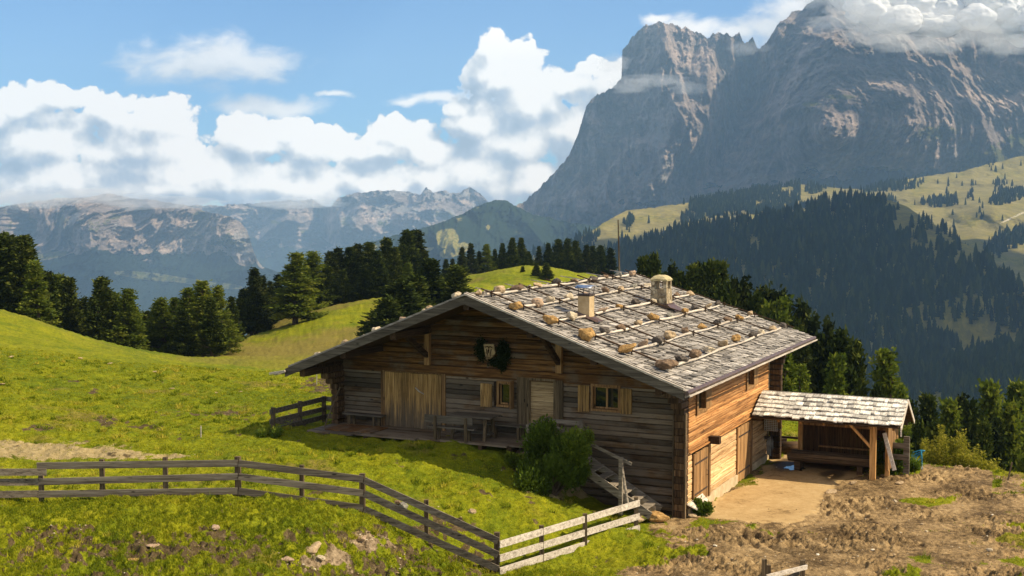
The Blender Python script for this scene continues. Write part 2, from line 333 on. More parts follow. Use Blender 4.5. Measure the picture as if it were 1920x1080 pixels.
# plan shapes of yard and pad (flat yard at z=-.2): pixels turned to metres once
def plan(poly,z=-.2): return [tuple(atz(a,b,z)[:2]) for a,b in poly]
YARDP=plan(YARD[1:-2])+[(35,45),(40,20),(5,18)]; PADP=plan(PAD)
MEADOWP=[(-200,-5),(-200,400),(200,400)]
def masks(x,y,z):
    n1=fbm(x*.8,y*.8,x*0+3,4); n2=fbm(x*.22,y*.22,x*0+8,4); n3=fbm(x*3.1,y*3.1,x*0+1,3)
    yd=pdist(x,y,YARDP); yard=sstep(yd+n1*.9+n3*.3,-.25,.35)
    pd=pdist(x,y,PADP); pad=sstep(pd+n1*.35,-.1,.3)
    px,py=project(np.stack([x,y,z],-1)); near=(y>5)
    bl=lambda cx,cy,a,b,k=1.0:np.clip(1.25-np.hypot((px-cx)/a,(py-cy)/b),0,1)*k
    worn=np.maximum.reduce([bl(90,846,230,20),bl(0,842,120,22),bl(280,855,150,12,.6),bl(1060,925,120,16,.7),bl(620,725,40,20,.0)])
    worn=sstep(worn+n1*.5+n3*.25,.28,.75)*near
    fg=sstep(np.where(px<930,py-(965+40*n2),-99)+n1*45+n3*30-np.maximum(px-430,0)*.03,5,42)*near*.95   # trampled soil patches below the fence
    fgp=fg*sstep(n1*.6+n3*.75+fbm(x*6,y*6,x*0+9,2)*.5+.06,.02,.20)
    bank=np.maximum.reduce([bl(610,1045,90,40),bl(690,1020,60,35),bl(860,985,30,30,.0)]); bank=sstep(bank+n1*.7+n3*.5,.55,.95)*near
    mud=np.maximum.reduce([bl(605,722,62,24),bl(545,790,50,10),bl(200,792,34,20,.8),bl(290,800,45,12,.8),bl(70,804,42,10),bl(430,775,120,9,.8),bl(320,775,40,9,.7),bl(140,715,20,6,.8),bl(175,735,16,8),bl(820,965,30,16,.5),bl(900,925,40,14,.6),bl(960,880,40,14,.6),bl(880,985,70,25,.45),bl(1010,940,60,12,.7)])
    mud=sstep(mud+n3*.9+n1*.5,.45,.95)*near
    rnd=sstep(n1*.9+n3*.5,.34,.56)*.6
    tufty=yard*sstep(n2+n1*.6-.1+np.where((px>1700)&(py>980),.35,0)+np.where((px<1330)&(py>970)&(py<1060),.30,0)+np.where((px>1860)&(py<925)&(py>875),.6,0),.22,.45)*(1-pad)
    soil=np.clip(np.maximum.reduce([fgp,mud,bank*.8,rnd*(py>780)]),0,1)*(1-yard)
    return yard*(1-.85*tufty),pad*yard,worn*(1-yard),soil,bank
def wet_shade_mask(x,y,px,py):  # wet floor around the trough, plus the shelter's shade painted as darkening
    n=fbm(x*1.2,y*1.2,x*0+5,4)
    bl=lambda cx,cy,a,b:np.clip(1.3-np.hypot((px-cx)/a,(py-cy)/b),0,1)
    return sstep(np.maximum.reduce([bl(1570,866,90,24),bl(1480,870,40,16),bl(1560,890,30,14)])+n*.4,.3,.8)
def ground(x,y,detail=True):
    x=np.atleast_1d(np.asarray(x,float)); y=np.atleast_1d(np.asarray(y,float)); z=tbase(x,y)
    z=np.maximum(z,-700)
    d=np.hypot(x,y); o=x*0
    yd=sstep(pdist(x,y,YARDP),-.6,.6); pd=sstep(pdist(x,y,PADP),-.3,.4)
    z=z+(1-yd)*(fbm(x*.09,y*.09,o,3)*.55*sstep(d,45,110)+fbm(x*.33,y*.33,o+5,4)*.16)
    z=z*(1-pd)+(-.235)*pd
    tus=(1-yd)*sstep(d,36,30)*sstep(x,3.5,-1.5)
    z=z+tus*(sstep(fbm(x*3.3,y*3.3,o+11,4,.6),-.1,.3)*.11)
    if detail:
        rough=fbm(x*1.7,y*1.7,o+2,4)*.10+ (ridged(x*1.1,y*1.1,o+4,3)-.8)*.05+fbm(x*4.5,y*4.5,o+22,3)*.045+sstep(fbm(x*.5,y*.5,o+31,3),.15,.4)*fbm(x*3,y*3,o+27,3)*.10
        z=z+(1-yd)*rough+yd*(1-pd)*((fbm(x*2.9,y*2.9,o+7,5,.72)*.19+(ridged(x*2.3,y*2.3,o+8,3)-.9)*.05)*(.18+.95*sstep(fbm(x*.45,y*.45,o+15,3),-.25,.3))+fbm(x*.7,y*.7,o+6,3)*.07)
        # wheel ruts curving round the corner of the pad
        for k in (0,.35,.95,1.3):
            cx,cy=atz(1640,1010,-.2)[:2]; r=np.hypot(x-cx,(y-cy)); z=z-yd*(1-pd)*.11*np.exp(-((r-(2.4+k))/.12)**2)*(x<cx+.6)*(y>cy-2.0)
    return z
def gz(x,y): return float(ground(np.array([x]),np.array([y]))[0])
def gpt(px,py,iters=40):
    """ground point seen at a pixel"""
    r=ray(px,py); d=np.concatenate([np.linspace(22,120,500),np.linspace(121,330,300)]); P=C0+r*(d/r[1])[:,None]; g_=ground(P[:,0],P[:,1])
    i=np.argmax(P[:,2]<g_) 
    if not (P[:,2]<g_).any(): i=len(d)-1
    return P[i,0],P[i,1],float(g_[i])
def ground_mat():
    m,nt,g,b=mat('meadow_and_soil',.95,.1)
    tc=N(nt,'ShaderNodeTexCoord'); p=tc.outputs['Object']
    yard,pad,worn,soil,bank=[g.attr(a) for a in('yard','pad','worn','soil','bank')]
    big=g.noise(p,.09,5,.6); md=g.noise(p,.7,6,.65); fi=g.noise(p,6,6,.7); vf=g.noise(p,26,4,.7)
    gc=g.ramp(g.m('ADD',g.m('MULTIPLY',md,.55),g.m('MULTIPLY',big,.45)),[(.30,(.075,.105,.008)),(.43,(.17,.20,.008)),(.58,(.31,.295,.010)),(.76,(.38,.32,.03))])
    gc=g.mix(g.step(fi,.35,.7),g.mix(1.0,gc,(.55,.62,.5),'MULTIPLY'),gc)
    gc=g.mix(g.step(vf,.35,.6),g.mix(1.0,gc,(.6,.62,.5),'MULTIPLY'),gc)
    gd=g.attr('dry_shade'); gc=g.mix(g.m('MULTIPLY',gd,.8),gc,g.ramp(fi,[(.3,(.10,.075,.018)),(.7,(.24,.18,.045))]))
    sc=g.ramp(g.m('ADD',g.m('MULTIPLY',fi,.6),g.m('MULTIPLY',vf,.4)),[(.32,(.026,.018,.008)),(.5,(.080,.056,.026)),(.68,(.19,.14,.075))])
    yc=g.ramp(g.m('ADD',g.m('MULTIPLY',md,.42),g.m('ADD',g.m('MULTIPLY',fi,.36),g.m('MULTIPLY',vf,.22))),[(.38,(.040,.025,.012)),(.46,(.12,.078,.036)),(.55,(.32,.215,.10)),(.66,(.50,.37,.19))])
    pc=g.ramp(g.m('ADD',g.m('MULTIPLY',md,.5),g.m('MULTIPLY',fi,.5)),[(.34,(.15,.095,.04)),(.45,(.36,.24,.105)),(.58,(.43,.30,.14)),(.72,(.56,.43,.25))])
    wc=g.ramp(fi,[(.3,(.22,.165,.065)),(.7,(.40,.31,.155))])
    def msk(a,lo,hi,amt=.5):
        return g.step(g.m('ADD',a,g.m('MULTIPLY',g.m('SUBTRACT',g.m('ADD',g.m('MULTIPLY',fi,.6),g.m('MULTIPLY',vf,.4)),.5),amt*2)),lo,hi)
    c=g.mix(msk(worn,.35,.65,.9),gc,wc)
    c=g.mix(msk(soil,.35,.6,.8),c,sc)
    c=g.mix(msk(bank,.5,.7,1.0),c,g.ramp(fi,[(.35,(.09,.06,.03)),(.65,(.36,.27,.165))]))
    c=g.mix(msk(yard,.4,.6,.5),c,yc)
    c=g.mix(msk(pad,.4,.6,.25),c,pc)
    wet_shade=g.attr('wet_shade'); c=g.mix(g.m('MULTIPLY',wet_shade,.85),c,g.mix(1.0,c,(.16,.14,.12),'MULTIPLY')); nt.links.new(g.m('SUBTRACT',.95,g.m('MULTIPLY',wet_shade,.45)),b.inputs['Roughness'])
    nt.links.new(c,b.inputs['Base Color'])
    bp=N(nt,'ShaderNodeBump'); bp.inputs['Strength'].default_value=.9; bp.inputs['Distance'].default_value=.06
    rough=g.m('SUBTRACT',1.0,g.m('MULTIPLY',pad,.8))
    nt.links.new(g.m('MULTIPLY',g.m('ADD',fi,g.m('MULTIPLY',vf,.5)),rough),bp.inputs['Height']); nt.links.new(bp.outputs[0],b.inputs['Normal'])
    return m
MGROUND=ground_mat()
def build_ground():
    nc,nr=1000,760
    ta=np.concatenate([np.linspace(-.75,-.47,50)[:-1],np.linspace(-.47,.47,nc-98),np.linspace(.47,.75,50)[1:]])
    dd=np.concatenate([np.geomspace(6,24,40)[:-1],np.geomspace(24,60,520)[:-1],np.geomspace(60,400,202)])
    T,D=np.meshgrid(ta,dd); x=(T*D).ravel(); y=D.ravel(); z=ground(x,y)
    yard,pad,worn,soil,bank=masks(x,y,z)
    px,py=project(np.stack([x,y,z],-1))
    dry_shade=np.clip(sstep(y,70,110)*sstep(fbm(x*.05,y*.05,x*0+2,4)+fbm(x*.4,y*.4,x*0,3)*.5+np.where((px>330)&(px<720)&(py>560),.42,0),.0,.45),0,1)  # dry grass tone, raised left of the hut to paint that slope's shade
    dry_shade=np.maximum(dry_shade,.9*sstep(fbm(x*.3,y*.3,x*0+4,4),.25,.5)*(y<60))
    r,c=T.shape; i=np.arange(r*c).reshape(r,c); f=np.stack([i[:-1,:-1],i[:-1,1:],i[1:,1:],i[1:,:-1]],-1).reshape(-1,4)
    me=npmesh('ground',np.stack([x,y,z],-1),f,True,vattr=dict(yard=yard,pad=pad,worn=worn,soil=soil,bank=bank,dry_shade=dry_shade,wet_shade=wet_shade_mask(x,y,px,py)))
    o=mkobj('ground',me,MGROUND); tag(o,kind='structure')
build_ground()

# ============================================================ FAR TERRAIN
def relief(name,sil,bot,dep,ncol,nrow,disp=None,x0=None,x1=None,silrough=3,seed=0,power=1.0,back=900,silscale=.03):
    """a mountain side: crest line and foot line given in azimuth/elevation as seen from the meadow,
    laid out at its real distance dep(px,v) in metres, eroded by disp; the far side falls away behind the crest"""
    sx,sy=zip(*sil); bx,by=zip(*bot); x0=sx[0] if x0 is None else x0; x1=sx[-1] if x1 is None else x1
    px=np.linspace(x0,x1,ncol); top=np.interp(px,sx,sy); bo=np.interp(px,bx,by)
    top=top+silrough*(fbm(px*silscale,px*0+seed,px*0+.5,6,.62)*2)
    v=np.linspace(0,1,nrow)**power; PX,V=np.meshgrid(px,v); PY=bo[None]+(top-bo)[None]*V
    D=dep(PX,PY,V)
    dx=(PX-960)/FPX; r=_F[None,None]+_R*((PX-960)/FPX)[...,None]+_U*((540-PY)/FPX)[...,None]
    r=r/r[...,1:2]
    P=C0+r*D[...,None]
    if disp is not None:
        dd=disp(P,PX,PY,V); D2=D+dd; P=C0+r*D2[...,None]
    # far side
    crest=P[-1]; rows=[P]
    for k in range(1,6):
        q=crest.copy(); q[:,1]+=back*k/5; q[:,0]+=q[:,0]/q[:,1]*back*k/5; q[:,2]-=back*.55*(k/5)**1.3; rows.append(q[None])
    A=np.concatenate(rows,0); PXa=np.concatenate([PX]+[PX[-1:]]*5,0); PYa=np.concatenate([PY]+[PY[-1:]]*5,0)
    r_,c_=A.shape[:2]; i=np.arange(r_*c_).reshape(r_,c_); f=np.stack([i[:-1,:-1],i[:-1,1:],i[1:,1:],i[1:,:-1]],-1).reshape(-1,4)
    return A,f,PXa,PYa,P,PX,PY
def blob(PX,PY,cx,cy,a,b,ang=0):
    ca,sa=math.cos(math.radians(ang)),math.sin(math.radians(ang)); x=PX-cx;y=PY-cy; return 1-np.hypot((x*ca+y*sa)/a,(-x*sa+y*ca)/b)
def rock_mat(name,rock1,rock2,rock3,grass1,grass2,wood_,scree,sc=.004,bump=70):
    m,nt,g,b=mat(name,.95,.05); tc=N(nt,'ShaderNodeTexCoord'); p=tc.outputs['Object']
    n1=g.noise(g.v('MULTIPLY',p,(1,1,.45)),sc,9,.68,.3); n2=g.noise(g.v('MULTIPLY',p,(.5,.5,3.0)),sc*1.6,7,.6,.5); n3=g.noise(p,sc*6,7,.7)
    r=g.ramp(g.m('ADD',g.m('MULTIPLY',n1,.5),g.m('ADD',g.m('MULTIPLY',n2,.25),g.m('MULTIPLY',n3,.25))),[(.39,rock1),(.5,rock2),(.60,rock3)])
    gr=g.mix(g.step(n3,.4,.6),grass1,grass2)
    fs=g.attr('scree'); fg=g.attr('grass'); fw=g.attr('forest')
    nn=g.m('MULTIPLY',g.m('SUBTRACT',n3,.5),1.6)
    c=g.mix(g.step(g.m('ADD',fs,nn),.45,.6),r,scree)
    c=g.mix(g.step(g.m('ADD',fg,nn),.42,.62),c,gr)
    nf=g.m('MULTIPLY',g.m('SUBTRACT',g.noise(p,sc*10,5,.75),.5),1.8)
    c=g.mix(g.step(g.m('ADD',fw,nf),.45,.55),c,g.mix(g.step(g.noise(p,sc*30,3,.6),.4,.6),tuple(q*.6 for q in wood_),wood_))
    nt.links.new(c,b.inputs['Base Color'])
    bp=N(nt,'ShaderNodeBump'); bp.inputs['Strength'].default_value=1.0; bp.inputs['Distance'].default_value=bump
    nt.links.new(g.m('ADD',n3,g.m('MULTIPLY',n1,.6)),bp.inputs['Height']); nt.links.new(bp.outputs[0],b.inputs['Normal'])
    return m
MROCK=rock_mat('dolomite_rock',(.10,.085,.08),(.34,.275,.235),(.74,.57,.46),(.10,.12,.03),(.20,.18,.05),(.018,.035,.018),(.42,.38,.34))
MALP=rock_mat('alpine_pasture',(.14,.12,.05),(.2,.17,.06),(.3,.25,.1),(.12,.125,.028),(.25,.205,.055),(.018,.032,.014),(.5,.45,.35),sc=.012,bump=4)
def put(name,A,f,mt,**va):
    me=npmesh(name,A.reshape(-1,3),f,True,vattr={k:np.asarray(v).ravel() for k,v in va.items()}); o=mkobj(name,me,mt); tag(o,kind='structure'); return o
def build_massif():
    sil=[(880,432),(940,402),(985,380),(1012,350),(1043,318),(1060,300),(1076,268),(1090,232),(1100,196),(1118,178),(1150,166),(1166,142),(1155,128),(1162,100),(1188,66),(1206,50),(1235,44),(1268,46),(1290,56),(1316,62),(1330,72),(1352,60),(1372,66),(1386,62),(1396,82),(1410,74),(1420,90),(1436,82),(1446,66),(1462,46),(1488,24),(1520,4),(1560,-18),(1640,-40),(1720,-36),(1800,-10),(1850,25),(1895,62),(1925,90),(1990,150),(2100,240),(2200,300)]
    bot=[(880,470),(1000,490),(1200,480),(1400,430),(1600,400),(2200,380)]
    CX,CY=[],[]
    def dep(PX,PY,V):
        h=(np.interp(PX,*zip(*bot))-PY)             # pixels above the foot
        D=5200+np.interp(PX,[880,1100,1300,1420,1560,2200],[500,350,250,150,-300,-500])
        apron=np.interp(h,[0,60,140,260,330,500],[-350,-160,20,140,280,620])
        D=D+apron
        b=lambda *a:np.clip(blob(PX,PY,*a),0,1)
        D=D-260*b(1255,120,75,140,5)-260*b(1325,130,28,70)-330*b(1290,240,95,130,25)-220*b(1170,260,110,170,28)+330*b(1395,150,60,110)+420*b(1370,260,60,210,20)
        D=D-320*b(1500,230,120,260,15)-420*b(1650,190,220,190)-260*b(1560,250,140,90)-300*b(1720,230,260,110)+160*b(1850,140,90,80)-200*b(1230,330,60,150,20)
        return D
    def disp(P,PX,PY,V):
        x,y,z=P[...,0],P[...,1],P[...,2]; k=sstep(V,.02,.3)
        gul=ridged(x*.0042+fbm(x*.002,z*.002,y*0,2)*.6,z*.0011,y*.0+3,5,.55)-1.0
        d=-185*gul*k*(1-.55*sstep(PX,1440,1560)*sstep(PY,280,160))*(1+.5*np.clip(blob(PX,PY,1240,160,160,140),0,1))
        d=d-210*(ridged(x*.0021+.4*fbm(x*.001,z*.002,y*0+9,2),z*.0007,y*0+31,2,.5)-.9)*k*(1-.6*sstep(PX,1440,1560))
        st=np.sin(z*.045+fbm(x*.0015,z*.001,y*0+3,3)*5)*22*sstep(PX,1400,1500)*sstep(PY,300,230)
        d=d+fbm(x*.009,z*.006,y*.004,6,.6)*120*k+ridged(x*.013,z*.004,y*0+1,4,.6)*-45*k+st*k
        d=d+fbm(x*.04,z*.03,y*.02,4,.6)*38*k
        return d
    A,f,PX,PY,P,_,_=relief('massif',sil,bot,dep,880,460,disp,silrough=5,seed=3,silscale=.05)
    v=np.linspace(0,1,A.shape[0])[:,None]+PX*0
    n=fbm(PX*.02,PY*.03,PX*0+4,4)
    foot=np.interp(PX,[880,1000,1100,1200,1300,1400,1500,1600,1700,1800,1900,2200],[400,400,420,415,395,375,350,325,325,300,255,220])
    grass=sstep(PY+n*35,foot-12,foot+14)*sstep(PX,1390,1460)
    grass=np.maximum(grass,.85*np.clip(np.maximum.reduce([blob(PX,PY,1575,182,38,6),blob(PX,PY,1520,195,24,6),blob(PX,PY,1760,250,50,18),blob(PX,PY,1900,320,60,22)]),0,1)**.4)
    forest=sstep(PY+n*50,foot-2,foot+35)*(PX<1500)*1.0+sstep(n+np.clip(blob(PX,PY,1640,345,220,30),0,1),.25,.5)*.9*sstep(PY,300,330)
    scree=np.clip(np.maximum.reduce([blob(PX,PY,1250,320,9,70,12),blob(PX,PY,1068,395,10,50,30),blob(PX,PY,1665,90,20,60,50),blob(PX,PY,1235,250,50,70,-20)*.6,blob(PX,PY,1800,290,40,40)*.7,blob(PX,PY,1395,335,60,10,-20)*.8]),0,1)**.5
    scree=scree+.5*sstep(PX,1450,1550)*sstep(PY,170,90)
    put('mountain_massif',A,f,MROCK,grass=grass,forest=forest,scree=scree*.8)
build_massif()
def simple_disp(a,fx,fz,seed,amp2=.4):
    def disp(P,PX,PY,V):
        x,y,z=P[...,0],P[...,1],P[...,2]; k=sstep(V,.0,.15)
        return k*(-a*(ridged(x*fx,z*fz,y*0+seed,5,.58)-.9)+a*amp2*fbm(x*fx*3,z*fz*3,y*0+seed,5,.6))
    return disp
def build_left():
    # far plateau
    sil=[(250,392),(330,386),(430,384),(480,380),(540,376),(588,374),(602,384),(620,388),(633,372),(655,364),(700,358),(745,357),(788,364),(800,350),(812,360),(835,356),(855,364),(880,350),(900,362),(915,380),(960,400),(1040,430)]
    bot=[(250,560),(600,600),(1040,560)]
    def dep(PX,PY,V): 
        h=np.interp(PX,*zip(*bot))-PY; D=8300+h*4-600*np.clip(blob(PX,PY,700,430,110,90),0,1)+600*np.clip(blob(PX,PY,600,440,40,90),0,1)-500*np.clip(blob(PX,PY,830,420,80,70),0,1)
        return D+np.where(PY<385,(385-PY)*-8,0)
    A,f,PX,PY,*_=relief('far_plateau_mountains',sil,bot,dep,420,200,simple_disp(340,.0019,.0024,5),silrough=2,seed=8,silscale=.06,back=2500)
    n=fbm(PX*.02,PY*.03,PX*0+4,4)
    put('far_plateau_mountains',A,f,MROCK,grass=sstep(n+.0,.05,.4)*sstep(PY,372,392)*.7,forest=sstep(PY+n*60,450,475),scree=.45*sstep(n,-.1,.3)+.3*(PX>600))
    # left mountain with the pale cliff
    sil=[(-200,390),(-60,392),(0,388),(60,378),(110,372),(160,370),(205,362),(250,372),(300,376),(345,384),(390,398),(430,406),(450,416),(462,430),(468,446),(474,466),(480,482),(492,500),(515,506),(600,540),(700,590)]
    bot=[(-200,640),(700,640)]
    def dep(PX,PY,V):
        h=640-PY; D=5700+np.interp(h,[0,80,110,190,215,270],[-1400,-650,-450,-40,60,500])
        return D-320*np.clip(blob(PX,PY,430,440,60,50),0,1)-350*np.clip(blob(PX,PY,170,420,80,60),0,1)+400*np.clip(blob(PX,PY,60,430,60,60),0,1)
    A,f,PX,PY,*_=relief('left_mountain',sil,bot,dep,620,260,simple_disp(240,.003,.003,9,.5),silrough=1.6,seed=2,silscale=.05,back=2500)
    n=fbm(PX*.02,PY*.03,PX*0+7,4)
    b=lambda *a:np.clip(blob(PX,PY,*a),0,1)
    forest=sstep(PY+n*45,462,486)
    mead=np.maximum.reduce([b(280,518,75,8,6),b(360,528,60,6,8),b(420,536,40,6,5),b(90,480,60,8,-10)*.5])
    grass=np.maximum(sstep(n,.0,.35)*sstep(PY,385,400)*.55,.95*(mead>0)*sstep(mead,.02,.25))
    forest=forest*(1-sstep(mead,.02,.2)); scree=np.maximum(.9*b(457,462,30,40,-10)**.4*(b(457,462,30,40,-10)>0),.95*b(485,485,8,22,-25)**.4)
    scree=np.maximum(scree,.8*b(135,410,8,34,40)**.5); scree=np.maximum(scree,.7*b(215,425,5,22,30)**.5)
    forest=forest*(scree<.3); put('valley_mountain',A,f,MROCK,grass=grass,forest=forest,scree=scree)
    # wooded ridge running down to the left from the massif
    sil=[(380,600),(470,545),(560,505),(640,472),(720,446),(790,428),(840,412),(872,398),(905,382),(932,375),(950,377),(972,388),(1000,402),(1080,420),(1200,430),(1300,440)]
    bot=[(380,660),(1300,640)]
    def dep(PX,PY,V): return 3500+(640-PY)*4+np.interp(PX,[380,1300],[-500,500])-250*np.clip(blob(PX,PY,850,460,60,60),0,1)
    A,f,PX,PY,*_=relief('wooded_ridge',sil,bot,dep,520,170,simple_disp(120,.004,.003,4),silrough=1.5,seed=4,silscale=.08,back=900)
    n=fbm(PX*.03,PY*.04,PX*0+2,4); b=lambda *a:np.clip(blob(PX,PY,*a),0,1)
    mead=np.maximum.reduce([b(838,448,26,22,-10),b(852,470,36,14,-20),b(800,470,22,6,-25),b(690,470,60,5,-22)*.7]); mm=sstep(mead+n*.4,.08,.3)
    put('wooded_ridge',A,f,MALP,grass=.9*mm,forest=(1-mm)*.95,scree=PX*0)
build_left()
SURF={}
def build_right():
    # high pasture under the massif
    sil=[(1000,470),(1060,462),(1110,432),(1150,408),(1175,394),(1215,390),(1260,384),(1300,378),(1350,366),(1400,360),(1450,352),(1500,345),(1560,352),(1620,356),(1680,340),(1740,330),(1800,322),(1860,306),(1920,292),(2050,270),(2200,260)]
    bot=[(1000,560),(1500,560),(1700,640),(2200,700)]
    def dep(PX,PY,V):
        D=2500+np.interp(PY,[280,330,400,460,520,700],[1400,1200,500,100,-250,-900]); 
        return D+120*np.clip(blob(PX,PY,1740,450,90,60),0,1)-140*np.clip(blob(PX,PY,1860,390,90,40),0,1)
    def disp(P,PX,PY,V): x,y,z=P[...,0],P[...,1],P[...,2]; return 110*fbm(x*.003,y*.0018,z*0,5)*sstep(V,0,.1)+18*fbm(x*.02,y*.012,z*0,4)
    A,f,PX,PY,P,PX0,PY0=relief('high_pasture',sil,bot,dep,560,260,disp,silrough=1.2,seed=6,silscale=.05,back=700)
    n=fbm(PX*.02,PY*.05,PX*0+2,4)
    put('high_pasture',A,f,MALP,grass=.45+.5*n+0*PX,forest=PX*0,scree=.9*np.clip(blob(PX,PY,1905,405,40,2.2,-25),0,1)**.3*(blob(PX,PY,1905,405,40,2.2,-25)>0))
    SURF['pasture']=(P,PX0,PY0)
    # dark forested hill
    sil=[(1060,520),(1110,492),(1150,470),(1185,462),(1230,446),(1290,432),(1350,420),(1420,412),(1480,404),(1520,392),(1556,376),(1590,371),(1640,372),(1670,376),(1700,386),(1730,408),(1790,444),(1860,488),(1920,528),(2000,580),(2200,680)]
    bot=[(1060,900),(2200,900)]
    def dep(PX,PY,V):
        h=900-PY; D=750+np.interp(h,[0,120,250,400,530],[0,230,520,900,1350])
        D=D+np.interp(PX,[1060,1500,2200],[200,0,150])+220*np.clip(blob(PX,PY,1800,650,260,90,-10),0,1)-160*np.clip(blob(PX,PY,1880,760,220,100,-20),0,1)
        return D
    def disp(P,PX,PY,V): x,y,z=P[...,0],P[...,1],P[...,2]; return (70*fbm(x*.005,y*.003,z*0+3,5)-60*(ridged(x*.0035,z*.003,y*0+2,3)-.9))*sstep(V,0,.05)*sstep(1-V,-.05,.12)
    A,f,PX,PY,P,PX0,PY0=relief('forested_hill',sil,bot,dep,520,300,disp,silrough=1.0,seed=5,silscale=.05,back=500)
    put('forested_hill',A,f,MALP,grass=.55+PX*0,forest=PX*0-.2,scree=np.clip(blob(PX,PY,1410,462,18,16),0,1)+.6*np.clip(blob(PX,PY,1740,770,30,30,-40),0,1))
    SURF['hill']=(P,PX0,PY0)
build_right()
def build_valley():
    x=np.linspace(-20000,20000,161); y=np.linspace(380,24000,120); X,Y=np.meshgrid(x,y)
    Z=-260-500*sstep(Y,400,2500)+60*fbm(X*.0006,Y*.0006,X*0,4); Z=np.where(Y<700,np.minimum(Z,-180),Z)
    P=np.stack([X,Y,Z],-1); i=np.arange(X.size).reshape(X.shape); f=np.stack([i[:-1,:-1],i[:-1,1:],i[1:,1:],i[1:,:-1]],-1).reshape(-1,4)
    put('valley_floor',P,f,MALP,grass=.3+.4*fbm(X*.002,Y*.002,X*0+1,4),forest=.6+X*0,scree=X*0)
build_valley()
# ------------------------------------------------------------ far forest as one mass
def forest_mesh():
    def tmpl(seed,sides=7,tiers=5):
        r=np.random.RandomState(seed); vs=[];fs=[]
        for k in range(tiers):
            z0=.08+.84*k/tiers; z1=min(1,z0+.34); R=(.19*(1-z0)**.8+.02); b=len(vs)
            for s in range(sides*2):
                a=math.pi*s/sides+k; rr=R*(1.0 if s%2 else .62)*(.8+.4*r.rand()); vs.append((rr*math.cos(a),rr*math.sin(a),z0-(.03 if s%2 else 0)+.02*r.rand()))
            vs.append((.01*r.randn(),.01*r.randn(),z1))
            for s in range(sides*2): fs.append((b+s,b+(s+1)%(sides*2),b+sides*2))
        return np.array(vs),np.array(fs)
    T=[tmpl(s) for s in range(6)]
    hp=[]
    def scat(surf,n,fn,hmin,hmax,seed):
        P,PX,PY=SURF[surf]; r=np.random.RandomState(seed); R_,C_=PX.shape
        # uniform over surface area: sample cells weighted by area
        e1=P[1:,:-1]-P[:-1,:-1]; e2=P[:-1,1:]-P[:-1,:-1]; ar=np.linalg.norm(np.cross(e1,e2),axis=-1)
        w=ar*fn(PX[:-1,:-1],PY[:-1,:-1]); w=np.clip(w,0,None); tot=(w/ar.mean()).sum(); p=(w/w.sum()).ravel()
        idx=r.choice(p.size,size=n,p=p); i=idx//(C_-1); j=idx%(C_-1); a=r.rand(n)[:,None]; b=r.rand(n)[:,None]
        Q=P[i,j]+(P[i+1,j]-P[i,j])*a+(P[i,j+1]-P[i,j])*b
        for q in Q: hp.append((q,hmin+(hmax-hmin)*r.rand()))
    nz=lambda PX,PY,s,sx=.02,sy=.03:fbm(PX*sx,PY*sy,PX*0+s,4)
    edge=lambda PX:np.interp(PX,[1060,1560,1600,1650,1700,1760,1850,1920,2200],[300,360,362,385,470,478,500,548,640])
    def fh(PX,PY):
        n=nz(PX,PY,1); d=sstep(PY-edge(PX)+n*35,-6,10)
        clear=np.maximum.reduce([blob(PX,PY,1840,630,80,26,8),blob(PX,PY,1760,618,30,14),blob(PX,PY,1650,695,36,22,20),blob(PX,PY,1410,460,16,12),blob(PX,PY,1740,772,40,26,-40),blob(PX,PY,1800,670,50,12,-10)])
        return d*(1-sstep(clear+n*.4,.0,.12))+.015
    scat('hill',9500,fh,15,26,1)
    def fr(PX,PY):   # clusters on the open flank of the hill
        n=nz(PX,PY,5,.03,.05); return (PY<edge(PX)+20)*(PX>1600)*sstep(n,.18,.3)+(PY<edge(PX)+10)*(PX>1600)*.015
    scat('hill',380,fr,12,22,2)
    def fp(PX,PY):
        n=nz(PX,PY,9,.02,.05)
        k=sstep(n+np.where((PX>1290)&(PX<1500)&(PY<405),.45,0)+np.where((PX<1120),.3,0),.20,.34)
        band=np.maximum.reduce([blob(PX,PY,1670,352,70,9,-5),blob(PX,PY,1890,372,40,12,-15),blob(PX,PY,1760,382,40,9),blob(PX,PY,1180,418,20,10,-30)*.3,blob(PX,PY,1890,455,60,18,-25),blob(PX,PY,1340,392,80,16,-20)])
        wood=np.where((PX>1100)&(PX<1290)&(PY<440),.0,1); return k*wood*np.where(PX>1700,.22,1)+.9*sstep(band,0,.2)+.004
    scat('pasture',3600,fp,13,22,3)
    V=[];F=[];TI=[];off=0; r=np.random.RandomState(9)
    for q,h in hp:
        v,f=T[r.randint(6)]; a=r.rand()*6.28; ca,sa=math.cos(a),math.sin(a); w=h*(.8+.5*r.rand())
        vv=np.stack([(v[:,0]*ca-v[:,1]*sa)*w+q[0],(v[:,0]*sa+v[:,1]*ca)*w+q[1],v[:,2]*h+q[2]-1.0],-1)
        V.append(vv); F.append(f+off); off+=len(v); TI.append(np.full(len(f),r.rand()))
    m,nt,g,b=mat('distant_needles',.95,.05); t=g.attr('tint')
    nt.links.new(g.ramp(t,[(0,(.007,.016,.008)),(.7,(.018,.032,.012)),(1,(.045,.055,.014))]),b.inputs['Base Color'])
    me=npmesh('forest',np.concatenate(V),np.concatenate(F),False,fattr=dict(tint=np.concatenate(TI)))
    o=mkobj('far_forest',me,m); tag(o,'dark conifer forest covering the hillside across the valley','forest',kind='stuff')
forest_mesh()
